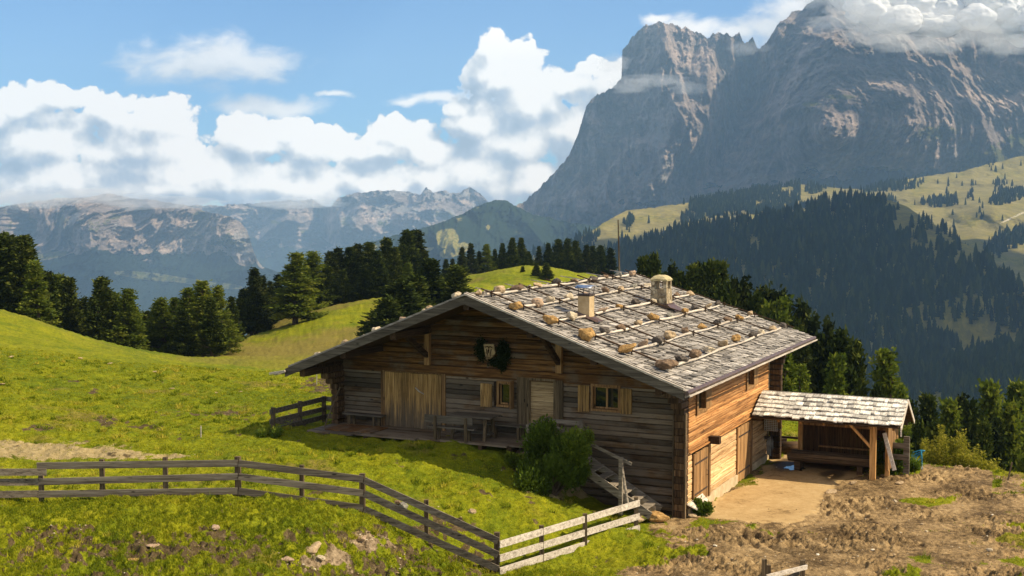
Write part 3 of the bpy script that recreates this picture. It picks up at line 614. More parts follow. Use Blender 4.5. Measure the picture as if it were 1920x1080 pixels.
# ------------------------------------------------------------ air
def haze():
    m=bpy.data.materials.new('air'); m.use_nodes=True; nt=m.node_tree; nt.nodes.clear(); o=N(nt,'ShaderNodeOutputMaterial'); v=N(nt,'ShaderNodeVolumePrincipled')
    v.inputs['Color'].default_value=(.46,.72,1.0,1); v.inputs['Density'].default_value=HAZE; v.inputs['Anisotropy'].default_value=.1
    nt.links.new(v.outputs[0],o.inputs['Volume'])
    b=MB(); b.box(-6500,7500,-200,10600,-1000,1250); ob=b.build('haze',m); tag(ob,kind='stuff')
HAZE=8.4e-5
haze()
# ============================================================ WOODS AND STONES
rr=random.random
def rn(a,b): return a+(b-a)*rr()
W_GAB=wood('old_brown_boards',(.016,.007,.002),(.105,.046,.012),(.26,.130,.040),'X',grey=(.17,.125,.08),greyamt=.3)
W_LOW=wood('weathered_grey_brown_logs',(.016,.009,.004),(.105,.058,.024),(.27,.17,.080),'X',grey=(.23,.18,.125),greyamt=.6)
W_SIDE=wood('sun_burnt_orange_boards',(.085,.034,.010),(.42,.195,.062),(.62,.35,.14),'Y')
W_SIDEL=wood('bleached_tan_boards',(.20,.10,.04),(.56,.35,.16),(.74,.54,.31),'Y')
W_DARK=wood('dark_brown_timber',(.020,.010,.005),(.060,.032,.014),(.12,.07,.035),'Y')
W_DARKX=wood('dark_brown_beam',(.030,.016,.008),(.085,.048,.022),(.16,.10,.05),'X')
W_ENDS=wood('log_ends',(.016,.008,.004),(.085,.045,.018),(.22,.14,.07),'Z')
W_DOORZ=wood('yellowed_door_planks',(.055,.028,.008),(.27,.155,.050),(.46,.29,.115),'Z',knots=False,foot=(1.9,2.9,3.0))
W_DOORX=wood('pale_door_boards',(.10,.06,.026),(.30,.205,.10),(.44,.32,.175),'X')
W_BRZ=wood('brown_upright_planks',(.07,.034,.012),(.27,.145,.055),(.45,.28,.12),'Z')
W_GRZ=wood('grey_brown_posts',(.03,.020,.010),(.12,.083,.044),(.25,.18,.10),'Z')
W_GREYX=wood('silver_grey_fascia',(.035,.028,.020),(.105,.086,.062),(.21,.18,.135),'X')
W_PALE=wood('pale_sun_bleached_wood',(.22,.175,.13),(.42,.36,.285),(.57,.515,.43),'Y')
W_PALEX=wood('pale_sun_bleached_rails',(.15,.12,.09),(.37,.32,.255),(.54,.485,.41),'X')
W_FENCE=wood('dark_weathered_fence_wood',(.045,.035,.025),(.15,.12,.085),(.27,.23,.17),'X')
W_SHING=wood('grey_shingles',(.09,.072,.058),(.30,.27,.23),(.53,.49,.43),'X',knots=False,bump=.6)
W_SHINGY=wood('silver_shingles',(.20,.16,.12),(.56,.52,.44),(.76,.73,.64),'Y',knots=False,bump=.6)
W_ORZ=wood('fresh_orange_post',(.16,.07,.02),(.50,.27,.09),(.66,.42,.18),'Z')
M_METAL=plain('galvanised_sheet',(.45,.47,.5),(.68,.7,.73),6,.28,.1,metal=.9,tint=False)
M_DMET=plain('brown_sheet_metal',(.06,.035,.028),(.12,.07,.05),5,.45,.1,spec=.5,tint=False)
M_IRON=plain('rusty_iron',(.02,.015,.012),(.08,.05,.035),20,.6,.2,tint=False)
M_PLAST=plain('ochre_plaster',(.36,.25,.12),(.56,.42,.24),3.5,.9,.6,.03,tint=False)
M_MASON=None
def masonry():
    m,nt,g,b=mat('rubble_masonry',.92,.1); tc=N(nt,'ShaderNodeTexCoord')
    p=g.v('ADD',tc.outputs['Object'],g.v('MULTIPLY',g.comb(g.noise(tc.outputs['Object'],6,3),g.noise(tc.outputs['Object'],5,3),0),(.12,.12,.12)))
    v=N(nt,'ShaderNodeTexVoronoi'); v.inputs['Scale'].default_value=7; nt.links.new(p,v.inputs['Vector'])
    e=N(nt,'ShaderNodeTexVoronoi',feature='DISTANCE_TO_EDGE'); e.inputs['Scale'].default_value=7; nt.links.new(p,e.inputs['Vector'])
    sp=N(nt,'ShaderNodeSeparateColor'); nt.links.new(v.outputs['Color'],sp.inputs[0])
    c=g.ramp(g.m('ADD',g.m('MULTIPLY',sp.outputs[0],.6),g.m('MULTIPLY',g.noise(tc.outputs['Object'],20,6,.7),.4)),[(.2,(.16,.12,.07)),(.5,(.36,.28,.17)),(.8,(.56,.47,.31))])
    c=g.mix(g.step(e.outputs['Distance'],.02,.07),(.34,.28,.19),c); nt.links.new(c,b.inputs['Base Color'])
    bp=N(nt,'ShaderNodeBump'); bp.inputs['Strength'].default_value=.8; bp.inputs['Distance'].default_value=.03; nt.links.new(g.m('ADD',g.step(e.outputs['Distance'],0,.12),g.noise(tc.outputs['Object'],25,5)),bp.inputs['Height']); nt.links.new(bp.outputs[0],b.inputs['Normal'])
    return m
M_MASON=masonry()
def glassmat():
    m,nt,g,b=mat('window_glass',.03,.9); b.inputs['Base Color'].default_value=(.012,.016,.012,1); b.inputs['IOR'].default_value=1.5; return m
M_GLASS=glassmat()
ROCKS={k:plain('stone_'+k,a,b_,3.2,.92,.9,.05,tint=False,bsc=9) for k,a,b_ in [
    ('ochre',(.24,.12,.03),(.56,.35,.13)),('tan',(.30,.20,.10),(.60,.45,.27)),('pale',(.40,.31,.19),(.68,.57,.40)),
    ('brown',(.10,.06,.035),(.30,.20,.12)),('dark',(.045,.035,.028),(.17,.14,.11)),('pinkish',(.30,.19,.11),(.58,.42,.28)),('grey',(.16,.15,.12),(.38,.35,.28))]}
def rock_mesh(seed,sub=3,sx=1,sy=1,sz=.8,rough=.35):
    bm=bmesh.new(); bmesh.ops.create_icosphere(bm,subdivisions=sub,radius=1)
    r=np.random.RandomState(seed); co=np.array([v.co for v in bm.verts])
    n=fbm(co[:,0]*1.1+seed*3.7,co[:,1]*1.1+seed,co[:,2]*1.1,4,.55)
    # facets: cut by random planes
    for k in range(13):
        d=r.normal(size=3); d/=np.linalg.norm(d); h=.55+.30*r.rand(); q=co@d; over=np.clip(q-h,0,None); co=co-over[:,None]*d*.92
    co=co*(1+rough*n)[:,None]
    co=co*np.array([sx,sy,sz]); 
    for v,c in zip(bm.verts,co): v.co=c
    me=bpy.data.meshes.new('rock'); bm.to_mesh(me); bm.free(); me.polygons.foreach_set('use_smooth',[False]*len(me.polygons)); return me
ROCKM=[rock_mesh(s,3,1+.25*math.sin(s),1-.15*math.cos(s*2),.68+.12*math.sin(s*3)) for s in range(10)]

# ============================================================ THE HUT
SL_R=.355; SL_L=.392; XR=-6.4; ZR=6.47
def zroof(x): return ZR-SL_R*(x-XR) if x>XR else ZR-SL_L*(XR-x)
hut=empty('log_hut',tuple(OX),-YAW,'weathered timber alpine hut with a stone weighted shingle roof','hut')
def courses(b,axis,a0,a1,f,back,z0,z1,pitch,openings=(),jit=.015,bev=.03,clip=None,sgn=1,tr=(.15,.9)):
    """stacked boards along an axis; f = face coordinate, back = inner face coordinate"""
    z=z0
    while z<z1-.02:
        h=min(pitch*rn(.82,1.2),z1-z)
        zc=z+h/2; segs=[(a0,a1)]
        if clip: segs=[clip(zc)]
        for (o0,o1,oz0,oz1) in openings:
            if z<oz1-.04 and z+h>oz0+.04:
                ns=[]
                for s0,s1 in segs:
                    if o0>s0: ns.append((s0,min(o0,s1)))
                    if o1<s1: ns.append((max(o1,s0),s1))
                segs=[q for q in ns if q[1]-q[0]>.02]
        t=rn(*tr); j=rn(0,jit)*sgn
        for s0,s1 in segs:
            if s1-s0<.02: continue
            cuts=[s0]; 
            if s1-s0>4 and rr()<.6: cuts.append(s0+(s1-s0)*rn(.3,.7))
            cuts.append(s1)
            for c0,c1 in zip(cuts[:-1],cuts[1:]):
                tt=min(1,max(0,t+rn(-.12,.12))); m_=(f+j+back)/2; w=abs(back-f-j)
                if axis=='X': b.beam((c0,m_,zc),(c1-.004,m_,zc),w,h-.013,tt,bev=min(bev,h*.3))
                else: b.beam((m_,c0,zc),(m_,c1-.004,zc),w,h-.013,tt,bev=min(bev,h*.3))
        z+=h
GOPEN=[(-10.80,-8.42,1.7,3.70),(-6.60,-5.98,2.74,3.50),(-5.36,-4.42,1.7,3.70),(-3.20,-2.24,2.84,3.60)]
b=MB(); courses(b,'X',-12.66,-.36,.35,.57,-.45,1.15,.27,GOPEN,.03,.07,tr=(.2,.6)); b.build('lower_log_wall',W_LOW,hut)
b=MB(); courses(b,'X',-12.66,-.20,.35,.57,1.15,3.66,.165,GOPEN,.022,.014,tr=(.05,.95)); b.build('front_wall',W_LOW,hut)
b=MB()
def gclip(z):
    return (max(-12.66,XR-(ZR-.12-z)/SL_L),min(-.1,XR+(ZR-.12-z)/SL_R))
courses(b,'X',0,0,.36,.55,3.93,6.35,.165,(),.02,.014,clip=gclip,tr=(.05,.85)); b.build('gable_wall',W_GAB,hut)
b=MB(); b.box(-12.64,-.12,.29,.56,3.66,3.93,.62); b.box(-12.6,-.12,.33,.52,3.60,3.665,.4)
b.build('tie_beam',W_GAB,hut)
# side wall
d1=(.82,2.42,-.12,1.66); d2=(5.80,7.55,-.30,1.67); sw1=(1.15,1.95,2.87,3.52); sw2=(6.95,7.75,2.87,3.50)
b=MB(); courses(b,'Y',.35,10.2,0.0,-.2,1.72,4.10,.155,[sw1,sw2],-.012,.02,tr=(.2,.85)); b.build('upper_side_wall',W_SIDE,hut)
b=MB(); courses(b,'Y',.35,10.2,-.035,-.22,0.0,1.72,.20,[d1,d2],-.02,.02,tr=(.35,.9)); b.build('lower_side_wall',W_SIDEL,hut)
b=MB(); b.box(-.24,.03,.36,d2[0],-.45,0.0,.6); b.box(-.24,.03,d2[1],10.2,-.45,0.0,.5); b.build('plinth',plain('lime_plinth',(.36,.27,.15),(.55,.43,.27),3,.9,.6,.03),hut)
b=MB(); courses(b,'X',-12.66,0,10.2,10.0,-.4,3.9,.2,(),.02,.03); b.build('rear_wall',W_LOW,hut)
b=MB(); courses(b,'Y',.57,10.2,-12.66,-12.46,.6,4.0,.2,(),.02,.03); b.build('left_wall',W_LOW,hut)
# corner log ends (cross laid), stepping forward under the eaves as corbels
cb=[MB() for _ in range(4)]
z=-.42
while z<3.95:
    h=.21; ext=0 if z<2.9 else (z-2.9)*1.45
    cb[0].beam((-.185,.36,z+h/2),(-.185,0.0-ext,z+h/2),.33,h-.018,rn(.1,.75),bev=.02)
    cb[1].beam((-12.5,.36,z+h/2),(-12.5,-.05-ext*.9,z+h/2),.28,h-.02,rn(.1,.6),bev=.04)
    e2=.12+rn(0,.05) if z<2.7 else .15+(z-2.7)*.55
    if z<3.75: cb[2].beam((-12.6,.46,z+h/2+.05),(-12.66-e2*(1 if z<3.5 else .8),.46,z+h/2+.05),.22,h-.02,rn(.1,.6),bev=.05)
    cb[3].beam((0,10.3,z+h/2),(.42+(0 if z<3.1 else (z-3.1)*.3),10.3,z+h/2),.26,h-.02,rn(.0,.4),bev=.03)
    z+=h
for c_ in cb: c_.build('corner_log_ends',W_ENDS,hut)
b=MB(); b.box(-.40,-.365,-.012,.34,-.4,3.2,.2); b.box(-.012,.018,-.03,.05,-.4,3.0,.8); b.build('corner_board',W_GRZ,hut)
# roof slab
yf=-2.0
def yback(x): return 12.9+(x+6.4)*.245
TH=.14
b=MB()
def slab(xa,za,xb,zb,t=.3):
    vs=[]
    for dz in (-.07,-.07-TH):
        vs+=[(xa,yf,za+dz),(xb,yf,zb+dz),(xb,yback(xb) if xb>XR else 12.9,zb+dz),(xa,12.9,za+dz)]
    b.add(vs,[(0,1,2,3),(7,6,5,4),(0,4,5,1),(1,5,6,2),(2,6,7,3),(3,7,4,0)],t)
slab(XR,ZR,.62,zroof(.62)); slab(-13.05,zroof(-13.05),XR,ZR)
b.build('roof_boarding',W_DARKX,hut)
# rafters / purlins under the overhang
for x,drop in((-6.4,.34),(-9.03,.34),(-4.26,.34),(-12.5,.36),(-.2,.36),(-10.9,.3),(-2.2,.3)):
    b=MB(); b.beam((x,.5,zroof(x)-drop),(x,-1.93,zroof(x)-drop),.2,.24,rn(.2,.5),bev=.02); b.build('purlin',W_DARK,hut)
for x in(-9.03,-4.26):
    b=MB(); b.box(x-.1,x+.1,.22,.355,3.93,zroof(x)-.3,.75); b.build('gable_post',W_BRZ,hut)
    b=MB(); b.beam((x,.25,4.25),(x,-1.1,zroof(x)-.42),.13,.16,.4); b.build('brace',W_DARK,hut)
# shingles
def shingles(side,name,matl,ex_=.235):
    r=np.random.RandomState(5 if side>0 else 6); sl=SL_R if side>0 else SL_L; an=math.atan(sl); ca,sa=math.cos(an),math.sin(an)
    L=(7.02 if side>0 else 6.66)/ca; V=[];F=[];T=[]
    s=L+.04; row=0
    while s>-.05:
        xb=XR+side*s*ca; ye=yback(xb) if side>0 else 12.9; y=yf+r.rand()*.1-.02
        while y<ye:
            w=.08+.17*r.rand()**1.3; 
            if side<0: w*=2
            ln=ex_*1.75; low=s+(.05*r.randn() if r.rand()<.3 else .012*r.randn()); hi=max(low-ln,-.04); lift=.055+.028*r.rand()+(.045*r.rand() if r.rand()<.2 else 0); t=.018
            if r.rand()<.05: y+=w; continue
            sk=.012*r.randn()
            q=[]
            for hh in (0,-t):
                for (ss,yy,h) in((low,y+.004,lift),(low,y+w-.008,lift+.006*r.randn()),(hi,y+w-.008+sk,.012),(hi,y+.004+sk,.012)):
                    h2=h+hh; q.append((XR+side*(ss*ca+h2*sa),yy,ZR-.07-ss*sa+h2*ca))
            bI=len(V); V+=q; F+=[(bI,bI+3,bI+2,bI+1),(bI,bI+1,bI+5,bI+4),(bI+1,bI+2,bI+6,bI+5),(bI+3,bI,bI+4,bI+7)] if side>0 else [(bI,bI+1,bI+2,bI+3),(bI,bI+4,bI+5,bI+1),(bI+1,bI+5,bI+6,bI+2),(bI+3,bI+7,bI+4,bI)]
            tt=np.clip(.52+.26*r.randn()-(.45 if r.rand()<.16 else 0),0,1); T+=[tt]*4; y+=w
        s-=ex_*(.9+.2*r.rand()); row+=1
    me=npmesh(name,np.array(V),np.array(F),False,fattr=dict(tint=T)); return mkobj(name,me,matl,hut)
shingles(1,'shingle_roof',W_SHING); shingles(-1,'shingle_roof',W_SHING)
# ragged ridge: shingle ends poking above the ridge line
b=MB(); y=yf
while y<12.8:
    w=rn(.12,.3)
    if rr()<.75: b.beam((XR-.25,y,ZR-.08),(XR+rn(.05,.16),y+rn(-.04,.04),ZR+rn(.0,.06)),w,.02,rn(.3,.9))
    y+=w+.02
b.build('ridge_shingles',W_SHING,hut)
for y,dx in((1.6,.35),(4.0,.5),(6.7,.55),(9.1,.5),(11.6,.5),(-.6,.3)):
    b=MB(); b.beam((XR+.1,y+.1,ZR+.05),(XR-dx,y-.15,ZR+.16),.05,.03,.4); b.build('ridge_stick',W_SHING,hut)
# rake boards
b=MB()
def rake(xa,xb,y,lo,hi,t):
    za,zb=zroof(xa+1e-4 if xa>=XR else xa),zroof(xb); th=.045
    vs=[(xa,y-th,za+hi),(xb,y-th,zb+hi),(xb,y-th,zb+lo),(xa,y-th,za+lo),(xa,y,za+hi),(xb,y,zb+hi),(xb,y,zb+lo),(xa,y,za+lo)]
    b.add(vs,[(3,2,1,0),(4,5,6,7),(0,1,5,4),(3,7,6,2),(0,4,7,3),(1,2,6,5)],t)
rake(XR,.60,yf-.01,-.27,.0,.35); rake(-13.1,XR,yf-.01,-.27,.0,.3); b.build('rake_board',W_GREYX,hut)
b=MB(); 
for k,(y0,hi,t) in enumerate(((yf-.06,.055,.75),(yf+.06,.075,.55))):
    b.beam((XR,y0,ZR+hi),(.60,y0,zroof(.60)+hi),.075,.05,t)
b.beam((-13.0,yf+.03,zroof(-13.0)+.04),(XR,yf+.03,ZR+.04),.09,.05,.3)
b.build('rake_cap',W_PALEX,hut)
# gutter along the right eave
b=MB(); xg=.70; yb=14.62
b.tube([(xg,yf-.12,3.93),(xg,yb,3.93)],.065,8); b.build('gutter',M_DMET,hut)
b=MB(); b.box(xg+.075,xg+.115,yf-.16,yb,3.83,3.875,.6)  # pale strip, the gutter's lit lower lip put into colour
y=yf
while y<yb: b.beam((xg-.1,y,3.99),(xg+.12,y,3.82),.03,.02,.3); y+=.62
b.box(.60,.64,yf,yb,3.78,3.94,.4)
b.build('gutter_bracket',W_PALE,hut)
b=MB(); b.tube([(-13.15,yf+.6,zroof(-13.1)-.12),(-13.42,yf-.18,zroof(-13.1)-.16)],.06,8); b.beam((-13.6,yf-.2,zroof(-13.1)-.17),(-13.05,yf-.1,zroof(-13.1)-.07),.10,.07,.6); b.build('left_gutter',W_PALE,hut)
# poles across the roof and rods down it
an=math.atan(SL_R)
def rp(x,y,h): return (x+h*math.sin(an),y,zroof(x)+h*math.cos(an))
POLES=[(-6.14,-1.1,11.9),(-5.08,-.9,11.3),(-3.93,-1.0,12.6),(-2.75,-.8,13.0),(-1.6,-.5,13.0),(-.38,-.35,13.4)]
for x,a,c in POLES:
    b=MB(); pts=[];k=0; y=a
    while y<c: pts.append(rp(x+.035*math.sin(y*1.3+x*5)+rn(-.012,.012),y,.075+rn(-.008,.008))); y+=.45
    b.tube(pts,[.036+.009*math.sin(i*.7+x) for i in range(len(pts))],7,rn(.5,.8)); b.build('roof_pole',W_PALE,hut)
RODS=[((-6.42,-.9),(-.45,-.5)),((-6.42,1.86),(-.39,2.52)),((-6.5,4.25),(-.42,5.86)),((-6.5,7.09),(-.39,8.84)),((-6.5,9.49),(-.4,11.48)),((-6.45,12.0),(-.1,14.2))]
for (x0,y0),(x1,y1) in RODS:
    b=MB(); p0=rp(x0,y0,.14 if x0>XR else .14); p0=(x0,y0,ZR+.14-(x0-XR)*SL_R)
    p1=rp(x1,y1,.13)
    b.beam(p0,p1,.055,.04,.35); b.beam((p0[0]+.3,p0[1]+.13,p0[2]-.3*SL_R-.02),(p1[0],p1[1]+.13,p1[2]-.02),.04,.035,.6)
    for x,_,_ in POLES:
        t=(x-x0)/(x1-x0); 
        if 0<t<1: q=rp(x+.05,y0+(y1-y0)*t,.1); b.beam((q[0],q[1],q[2]-.1),(q[0]+.02,q[1]-.02,q[2]+.1),.035,.035,.3,up=(1,0,0))
    b.build('roof_rod',W_DARKX,hut)
# ---- chimneys (parts of the hut)
cx,cy=-3.95,1.75; cz=zroof(cx)-.1
b=MB(); b.box(cx-.20,cx+.20,cy-.21,cy+.21,cz-.35,cz+.80,.5); b.build('plastered_chimney',M_PLAST,hut); ch=bpy.data.objects['plastered_chimney']
b=MB()
b.box(cx-.22,cx+.22,cy-.23,cy+.23,cz-.4,cz+.12,.5); b.add([(cx+.2,cy-.26,cz+.12),(cx+.2,cy+.26,cz+.12),(cx+.5,cy+.26,zroof(cx+.5)+.06),(cx+.5,cy-.26,zroof(cx+.5)+.06)],[(0,3,2,1)],.5)
b.add([(cx-.25,cy-.30,zroof(cx-.25)+.05),(cx+.52,cy-.30,zroof(cx+.52)+.05),(cx+.52,cy-.235,zroof(cx+.52)+.12),(cx-.25,cy-.235,zroof(cx-.25)+.12)],[(0,1,2,3)],.5)
b.build('flashing',M_DMET,ch)
b=MB(); b.box(cx-.22,cx+.22,cy-.23,cy+.23,cz+.80,cz+.86,.5)
for sx_ in(-.18,.18):
    for sy_ in(-.19,.19): b.tube([(cx+sx_,cy+sy_,cz+.85),(cx+sx_*1.1,cy+sy_*1.25,cz+1.12)],.012,5)
b.build('cap_stand',M_IRON,ch)
b=MB(); n=10; V=[];
for i in range(n+1):
    a=-.9+1.8*i/n; V.append((cx-.28,cy+.36*math.sin(a),cz+.93+.20*math.cos(a))); V.append((cx+.28,cy+.36*math.sin(a),cz+.93+.20*math.cos(a)))
V2=[(x,y,z+.012) for x,y,z in V]; m_=len(V)
fs=[(2*i,2*i+1,2*i+3,2*i+2) for i in range(n)]+[(m_+2*i,m_+2*i+2,m_+2*i+3,m_+2*i+1) for i in range(n)]+[(2*i,2*i+2,m_+2*i+2,m_+2*i) for i in range(n)]+[(2*i+1,m_+2*i+1,m_+2*i+3,2*i+3) for i in range(n)]
b.add(V+V2,fs,.5); b.build('rain_cap',M_METAL,ch,smooth=True)
cx,cy=-3.75,8.65; cz=zroof(cx)-.2
b=MB(); w=.40;w2=.33
def frus(z0,z1,a,c,t=.5):
    b.add([(cx-a,cy-a,z0),(cx+a,cy-a,z0),(cx+a,cy+a,z0),(cx-a,cy+a,z0),(cx-c,cy-c,z1),(cx+c,cy-c,z1),(cx+c,cy+c,z1),(cx-c,cy+c,z1)],[(0,3,2,1),(4,5,6,7),(0,1,5,4),(1,2,6,5),(2,3,7,6),(3,0,4,7)],t)
frus(cz-.4,cz+.80,.37,.30)
for sx_ in(-1,1):
    for sy_ in(-1,1): b.box(cx+sx_*.30-(.13 if sx_>0 else 0),cx+sx_*.30+(.13 if sx_<0 else 0),cy+sy_*.30-(.13 if sy_>0 else 0),cy+sy_*.30+(.13 if sy_<0 else 0),cz+.802,cz+1.15,.5)
sc_=b.build('stone_chimney',M_MASON,hut)
b=MB(); n=9; V=[]
for j in range(n+1):
    for i in range(n+1):
        u=i/n*2-1; v=j/n*2-1; V.append((cx+u*.335,cy+v*.335,cz+1.14+.17*(1-u**4*.8)*(1-v**4*.8)+.012*math.sin(i*5+j*3)))
for j in range(n+1):
    for i in range(n+1): u=i/n*2-1; v=j/n*2-1; V.append((cx+u*.32,cy+v*.32,cz+1.10))
q=lambda i,j,k:k*(n+1)**2+j*(n+1)+i
fs=[(q(i,j,0),q(i+1,j,0),q(i+1,j+1,0),q(i,j+1,0)) for i in range(n) for j in range(n)]+[(q(i,j,1),q(i,j+1,1),q(i+1,j+1,1),q(i+1,j,1)) for i in range(n) for j in range(n)]
for i in range(n): fs+=[(q(i,0,1),q(i+1,0,1),q(i+1,0,0),q(i,0,0)),(q(i,n,0),q(i+1,n,0),q(i+1,n,1),q(i,n,1)),(q(0,i,0),q(0,i+1,0),q(0,i+1,1),q(0,i,1)),(q(n,i,1),q(n,i+1,1),q(n,i+1,0),q(n,i,0))]
b.add(V,fs,.5); b.build('domed_top',plain('lichen_mortar',(.32,.26,.12),(.52,.44,.25),7,.95,.7,.03,tint=False),sc_)
b=MB(); b.box(cx-.385,cx+.385,cy-.385,cy+.385,cz-.2,cz+.27,.5)
b.add([(cx+.34,cy-.42,cz+.25),(cx+.34,cy+.42,cz+.25),(cx+.72,cy+.42,zroof(cx+.72)+.06),(cx+.72,cy-.42,zroof(cx+.72)+.06)],[(0,3,2,1)],.5); b.build('flashing',M_DMET,sc_)
# ---- doors and windows of the front
def frame(name,x0,x1,z0,z1,wd,pr,mt,parent=None,sill=True,y=.35,dep=.2,t=.5):
    b=MB(); b.box(x0-wd,x0,y-pr,y+dep,z0,z1+wd,t); b.box(x1,x1+wd,y-pr,y+dep,z0,z1+wd,t*.9); b.box(x0+.001,x1-.001,y-pr-.004,y+dep,z1,z1+wd-.003,t*1.1)
    if sill: b.box(x0-wd,x1+wd,y-pr-.03,y+dep,z0-.07,z0-.002,t*1.2)
    return b.build(name,mt,parent or hut)
def planks(name,a0,a1,z0,z1,y,th,n,mt,parent,axis='X',vert=True,gap=.008,tr=(.3,.8)):
    b=MB(); w=[rn(.7,1.3) for _ in range(n)]; s=sum(w); 
    A0,A1=(a0,a1) if vert else (z0,z1); p=A0
    for k in range(n):
        q=p+w[k]/s*(A1-A0); j=rn(0,.008)
        lo,hi=(p,q-gap)
        if axis=='X':
            if vert: b.box(lo,hi,y-th-j,y,z0+rn(0,.02),z1-rn(0,.02),rn(*tr))
            else: b.box(a0,a1,y-th-j,y,lo,hi,rn(*tr))
        else: b.box(y,y+th+j,lo,hi,z0+rn(0,.02),z1-rn(0,.02),rn(*tr))
        p=q
    return b.build(name,mt,parent)
dr=planks('barn_door',-10.70,-8.52,1.76,3.62,.36,.05,13,W_DOORZ,hut,tr=(.35,.95)); dr['label']='wide barn door of yellowed upright planks'
b=MB(); b.box(-10.86,-10.71,.30,.5,1.7,3.66,.3); b.box(-8.51,-8.38,.31,.5,1.7,3.66,.35); b.box(-10.7,-8.51,.325,.36,3.62,3.66,.2); b.build('door_frame',W_BRZ,dr)
b=MB(); p=hY(945+-160,728,.26)
pts=[hY(779,727,.26),hY(786,734,.22),hY(795,739,.26)]; b.tube([tuple(q) for q in pts],[.025,.022,.015],6,.7); b.build('handle',W_PALEX,dr)
dr=planks('front_door',-5.30,-4.46,1.76,3.64,.44,.04,8,W_DOORX,hut,vert=False,tr=(.4,.9)); dr['label']='front door of pale level boards'
b=MB(); b.box(-5.74,-5.42,.28,.5,1.7,3.72,.35); b.box(-5.42,-5.30,.30,.55,1.7,3.70,.6); b.box(-4.46,-4.36,.30,.55,1.7,3.70,.55); b.box(-4.36,-4.14,.29,.5,1.7,3.70,.4); b.box(-5.40,-4.38,.28,.5,3.645,3.715,.7)
b.build('door_frame',W_GRZ,dr)
def window(name,x0,x1,z0,z1,nl,lab,left_sh=None,right_sh=None):
    fr=frame(name,x0,x1,z0,z1,.075,.05,W_BRZ,t=.45); fr['label']=lab
    b=MB(); yb_=.47; xs=[x0+(x1-x0)*k/nl for k in range(nl+1)]
    for x in xs: b.box(max(x0,x-.03),min(x1,x+.03),yb_-.03,yb_+.02,z0,z1,.8)
    for zz in (z0,z1-.05): b.box(x0+.03,x1-.03,yb_-.028,yb_+.018,zz,zz+.05,.75)
    b.build('sash',W_BRZ,fr)
    b=MB(); b.box(x0+.02,x1-.02,yb_+.0,yb_+.012,z0+.02,z1-.02,.5); b.build('pane',M_GLASS,fr)
    b=MB(); b.box(x0-.1,x1+.1,yb_+.02,yb_+.06,z0-.1,z1+.1,.1); b.build('dark_reveal',W_DARKX,fr)
    return fr
wA=window('window',-6.40,-5.99,2.78,3.47,1,'small window left of the front door')
b=MB(); b.box(-6.60,-6.40,.36,.5,2.78,3.5,.05); b.build('recess_shade_panel',W_DARK,wA)  # dark panel filling the opening, paints the shade of the deep recess
planks('shutter',-7.06,-6.64,2.66,3.44,.34,.035,4,W_DOORZ,wA,tr=(.5,.9)); 
b=MB()
for k in range(3): b.beam((-5.88+.0,.33-.10*k,3.14),(-5.86,.24-.10*k,3.14),.04,.90,.35)
b.build('shutter',W_BRZ,wA)
wB=window('window',-3.12,-2.28,2.88,3.58,2,'double window right of the front door')
planks('shutter',-3.62,-3.24,2.75,3.60,.34,.035,4,W_DOORZ,wB,tr=(.45,.8)); planks('shutter',-2.20,-1.83,2.77,3.58,.34,.035,3,W_DOORZ,wB,tr=(.45,.85))
# ---- side doors and windows
def sdoor(y0,y1,z0,z1,n,lab,mt=W_BRZ):
    d=planks('stable_door',y0+.02,y1-.1,z0,z1,-.03,.045,n,mt,hut,axis='Y',tr=(.35,.8)); d['label']=lab
    b=MB(); b.box(-.2,.055,y1-.1,y1+.06,z0,z1+.05,.25); b.build('door_post',W_BRZ,d)
    b=MB(); b.box(.02,.035,y0+.1,y1-.2,z0+.3,z0+.35,.3); b.build('hinge',M_IRON,d); b=MB(); b.box(.02,.035,y0+.1,y1-.2,z1-.35,z1-.30,.3); b.build('hinge',M_IRON,d); b=MB(); b.tube([(.04,y1-.35,z1-.7),(.09,y1-.33,z1-.72),(.09,y1-.33,z1-.85),(.04,y1-.35,z1-.87)],.012,5); b.build('handle',M_IRON,d); return d
sdoor(d1[0],d1[1],.0,1.60,7,'plank stable door nearest the front corner'); sdoor(d2[0],d2[1],-.28,1.62,7,'dark plank stable door by the shed')
for q_ in((-.1,.34,2.42,2.64,1.66,1.90),(-.1,.42,7.5,7.75,1.62,1.9)): b=MB(); b.box(*q_,.3); b.build('beam_end',W_DARK,hut)
b=MB(); b.box(.005,.05,.36,10.1,1.70,1.745,.55); b.build('wall_ledge',W_SIDE,hut)
for (y0,y1,z0,z1),lab in((sw1,'small eaves window near the front corner'),(sw2,'small eaves window near the rear corner')):
    b=MB(); b.box(-.15,.05,y0-.14,y0,z0-.1,z1+.1,.3); b.box(-.15,.05,y1,y1+.14,z0-.1,z1+.1,.45); b.box(-.15,.045,y0,y1,z0-.08,z0,.5); b.box(-.15,.045,y0,y1,z1,z1+.08,.35)
    f_=b.build('window',W_BRZ,hut); f_['label']=lab
    b=MB(); b.box(-.14,-.12,y0,y1,z0,z1,.3); b.build('pane',M_GLASS,f_)
    b=MB(); b.box(.002,.03,y1+.16,y1+.62,z0-.05,z1+.03,.5); b.build('shutter',W_BRZ,f_)

# ---- things on the front
def hthing(name,label,cat,group=None): return empty(name,tuple(OX),-YAW,label,cat,group)
def hroot(name,hx,hy,hz,label,cat,rz=0,group=None): return empty(name,tuple(fromH(hx,hy,hz)),-YAW+rz,label,cat,group)
